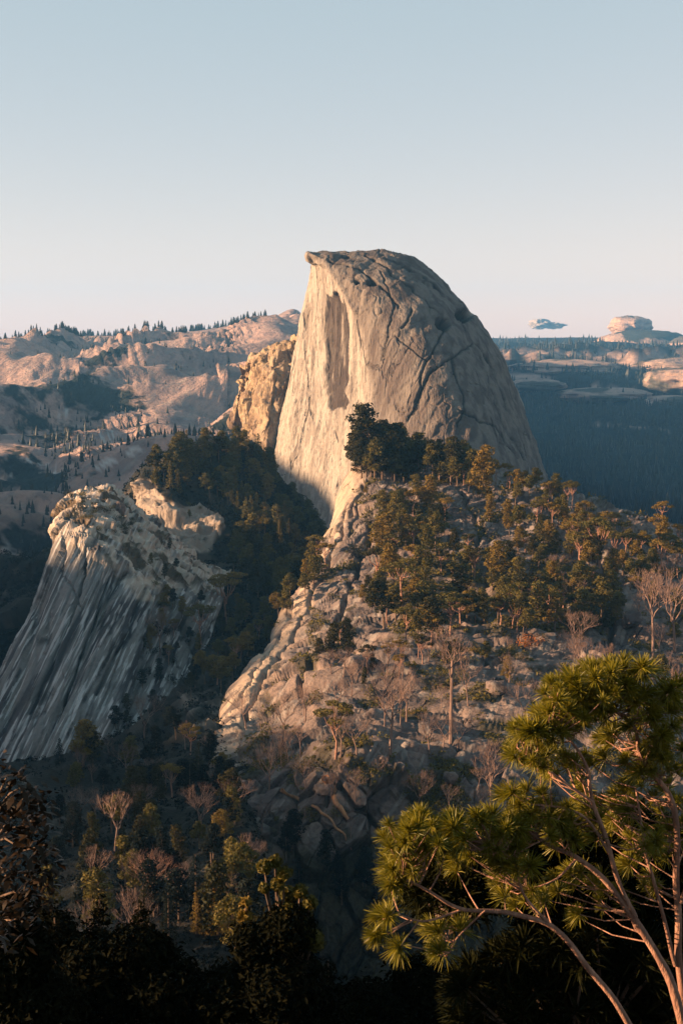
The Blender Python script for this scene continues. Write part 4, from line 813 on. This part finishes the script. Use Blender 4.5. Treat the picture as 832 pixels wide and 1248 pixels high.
leafy('leafy_tree', 'thin golden sprig beside the yellow green sprays', [(300, 1100, 6, 0), (299, 1118, 8, 0), (298, 1138, 8, 0)], 25, 260, .10, 34, M_gold, 'tree', .5, (298, 1230))
leafy('bush', 'low dark brush along the bottom centre of the frame', [(450, 1235, 50, 0), (510, 1200, 45, .5), (560, 1240, 60, 0), (420, 1260, 40, 0), (480, 1260, 60, 0)], 25, 18000, .062, 35, M_bush)
leafy('bush', 'dark brush filling the bottom left corner under the broad leaved tree', [(0, 1190, 60, 0), (40, 1230, 60, 0), (10, 1120, 38, 0), (30, 1160, 40, 0)], 16, 16000, .045, 36, M_bush)
def dark_conifer(x, ytop, ybase, d_, seed, label, wid=1.9, mat=None, n=9000):
    t, c = conifer(seed, n, wid, .10); b_ = P(x, ybase, d_); h = P(x, ytop, d_)[2]-b_[2]; rt = empty('conifer_tree', b_, 0, h/10); tag(rt, label, 'tree', None)
    t.build('trunk', M_bark, rt); c.build('crown', mat or M_bush, rt)
dark_conifer(128, 1088, 1400, 25, 71, 'black pointed conifer, second from the left edge at the bottom')
dark_conifer(176, 1096, 1400, 26, 72, 'black conifer standing just left of the lit flat topped bare tree')
dark_conifer(74, 1112, 1400, 24, 73, 'black conifer beside the broad leaved tree at the bottom left')
dark_conifer(300, 1118, 1400, 25, 74, 'thin dark conifer with a gold tip left of the yellow green sprays', 1.3)
dark_conifer(400, 1165, 1400, 25, 75, 'short dark conifer at the bottom right of the yellow green sprays')
dark_conifer(236, 1175, 1400, 25, 76, 'low dark conifer at the bottom below the golden cone shaped one')
def drooping():
    r_ = np.random.default_rng(40); c0 = P(-60, 1330, 11.5); rt = empty('broad_leaf_tree', c0); tag(rt, 'dark tree with drooping broad leaves cut by the left edge', 'tree'); t = MB(); c = MB()
    tips = [(8, 948), (30, 958), (48, 975), (14, 985), (40, 1005), (55, 1030), (20, 1030), (-10, 970), (-15, 1010), (5, 1060), (36, 1062), (48, 1090), (15, 1100), (-20, 1050), (30, 1120), (-10, 1110), (55, 1062), (0, 1140), (30, 985), (0, 1005)]
    tr = dens([(-60, 1330, 11.8), (-30, 1200, 11.6), (-12, 1080, 11.5), (-4, 990, 11.5)]); t.tube(tr-c0, np.linspace(.07, .02, len(tr)), 8)
    for x, y in tips:
        p = P(x, y, 11.5+r_.normal()*.25); nn = tr[np.argmin(np.abs(tr[:, 2]-(p[2]-.15)))]; t.tube(np.array([nn, (nn+p)/2+[0, 0, .05], p])-c0, [.014, .010, .006], 5)
        n = 50; a = r_.random(n)*6.28; d = unit(np.stack([np.cos(a), np.sin(a), -.9+.9*r_.random(n)], 1)); L = r_.uniform(.06, .12, n)[:, None]; s_ = p+r_.normal(size=(n, 3))*.075
        w = unit(np.cross(d, [0, 0, 1.])+r_.normal(size=(n, 3))*.3)*L*.26; m1 = s_+d*L*.5; tip = s_+d*L+np.array([0, 0, -1])*L*.12
        V = np.stack([s_-w*.2, s_+w*.2, m1+w, m1-w, tip+w*.12, tip-w*.12], 1)-c0; o = (np.arange(n)*6)[:, None]; c.add(V, np.concatenate([o+np.array([[0, 1, 2, 3]]), o+np.array([[3, 2, 4, 5]])]))
    t.build('trunk', M_bark, rt, True); c.build('crown', M_broad, rt)
drooping()
# low cloud beyond the right skyline
M_cloud = granite('cloud_matter', (.50, .45, .42), (.38, .35, .34), (.52, .46, .42), .1, K=.8, bump=.5)
def cloud():
    D = 12500
    r = (D/F)
    o = blob('cloud', P(657, 395, D), (12*r, 13*r, 5.6*r), M_cloud, 61, .34, 60, 40, 2.2); o2 = blob('cloud_tail', P(673, 397, D), (13*r, 12*r, 3.4*r), M_cloud, 62, .5, 60, 40, 2.0)
    o2.parent = o; tag(o, 'small grey brown cloud floating low over the right skyline', kind='stuff')
cloud()

def log(name, pts, r0_, r1_, label, mat, seed):
    K = []
    for x, y in pts:
        L, nm = hit(x, y)
        if L is not None: K.append(L*(1-.9/np.linalg.norm(L)*1.0))
    K = np.array(K)[:, None]; K = np.concatenate([K, K], 1); Q = cr(K, np.linspace(0, len(K)-1, 30), .5)[:, 0]; c0 = Q[0].copy(); Q = Q+np.stack([noise(Q*.4, seed), noise(Q*.4, seed+1), noise(Q*.4, seed+2)], 1)*.5
    mb = MB(); mb.tube(Q-c0, np.linspace(r0_, r1_, 30)*(1+.35*noise(Q*.9, seed+4)), 9)
    o = mb.build(name, mat, smooth=True); o.location = c0; tag(o, label, 'fallen trunk')
M_log = bark_mat('painted_sun_orange_wood', (.50, .24, .11), (.30, .15, .09), .7)  # dead wood with the orange sunlight put into its colour
log('fallen_trunk', [(342, 964), (362, 972), (384, 984), (404, 1000), (420, 1018), (428, 1036)], .42, .14, 'long pale dead trunk slanting down the left end of the dark cliff', M_log, 3)
log('fallen_trunk', [(396, 948), (404, 962), (412, 980), (424, 998)], .8, .4, 'thick stump with orange sunlight put into its colour, leaning over the dead trunk', M_log, 9)

# ------------------------------------------------------------------ camera, light, air
cam = bpy.data.cameras.new('camera'); co = bpy.data.objects.new('camera', cam); C.objects.link(co)
cam.sensor_fit = 'VERTICAL'; cam.sensor_height = 36; cam.lens = 36*F/1248
co.location = (0, 0, 0); co.rotation_euler = (PI/2-PITCH, 0, 0); cam.clip_start = .5; cam.clip_end = 60000
SC.camera = co
w = bpy.data.worlds.new('World'); SC.world = w; w.use_nodes = True; nt = w.node_tree
sky = nt.nodes.new('ShaderNodeTexSky'); sky.sky_type = 'NISHITA'; sky.sun_disc = False
sky.sun_elevation = SEL; sky.sun_rotation = math.atan2(SUN[0], SUN[1])
sky.air_density = 1.0; sky.dust_density = 4.0; sky.altitude = 3000; sky.ozone_density = 1.0; 
bg = nt.nodes['Background']; bg.inputs[1].default_value = .081; mx = nt.nodes.new('ShaderNodeMix'); mx.data_type = 'RGBA'; mx.blend_type = 'MULTIPLY'; mx.inputs[0].default_value = 1
nt.links.new(sky.outputs[0], mx.inputs[6]); mx.inputs[7].default_value = (.66, .28, .18, 1)
ad = nt.nodes.new('ShaderNodeMix'); ad.data_type = 'RGBA'; ad.blend_type = 'ADD'; ad.inputs[0].default_value = 1; nt.links.new(mx.outputs[2], ad.inputs[6]); ad.inputs[7].default_value = (.67, 1.23, 1.42, 1); nt.links.new(ad.outputs[2], bg.inputs[0])
ld = bpy.data.lights.new('sun', 'SUN'); ld.energy = 5.0; ld.angle = math.radians(.5); ld.color = (1, .63, .36)
lo = bpy.data.objects.new('sun', ld); C.objects.link(lo)
lo.rotation_euler = Vector(SUN).to_track_quat('Z', 'Y').to_euler()
# air
hm = bpy.data.materials.new('haze_air'); hm.use_nodes = True; t = hm.node_tree; t.nodes.clear()
out = t.nodes.new('ShaderNodeOutputMaterial'); pv = t.nodes.new('ShaderNodeVolumePrincipled')
pv.inputs['Color'].default_value = (.17, .52, 1.0, 1); pv.inputs['Density'].default_value = HAZE; pv.inputs['Anisotropy'].default_value = .1
t.links.new(pv.outputs[0], out.inputs['Volume'])
lo_, hi_ = (-9100, -1600, -640), (9100, 9700, 330)
V = [(x, y, z) for z in (lo_[2], hi_[2]) for y in (lo_[1], hi_[1]) for x in (lo_[0], hi_[0])]
if HAZE > 0:
    hz = mesh_obj('haze', V, [(0, 2, 3, 1), (4, 5, 7, 6), (0, 1, 5, 4), (2, 6, 7, 3), (0, 4, 6, 2), (1, 3, 7, 5)], hm, smooth=False)
    tag(hz, 'thin blue evening haze filling the valley air', kind='stuff')
SC.view_settings.view_transform = 'Standard'; SC.view_settings.look = 'None'; SC.view_settings.exposure = EXPO; SC.view_settings.gamma = 1
SC.cycles.volume_bounces = 1; SC.cycles.max_bounces = 5; SC.cycles.diffuse_bounces = 3; SC.cycles.use_denoising = True
SC.cycles.transparent_max_bounces = 8; SC.cycles.sample_clamp_indirect = 6
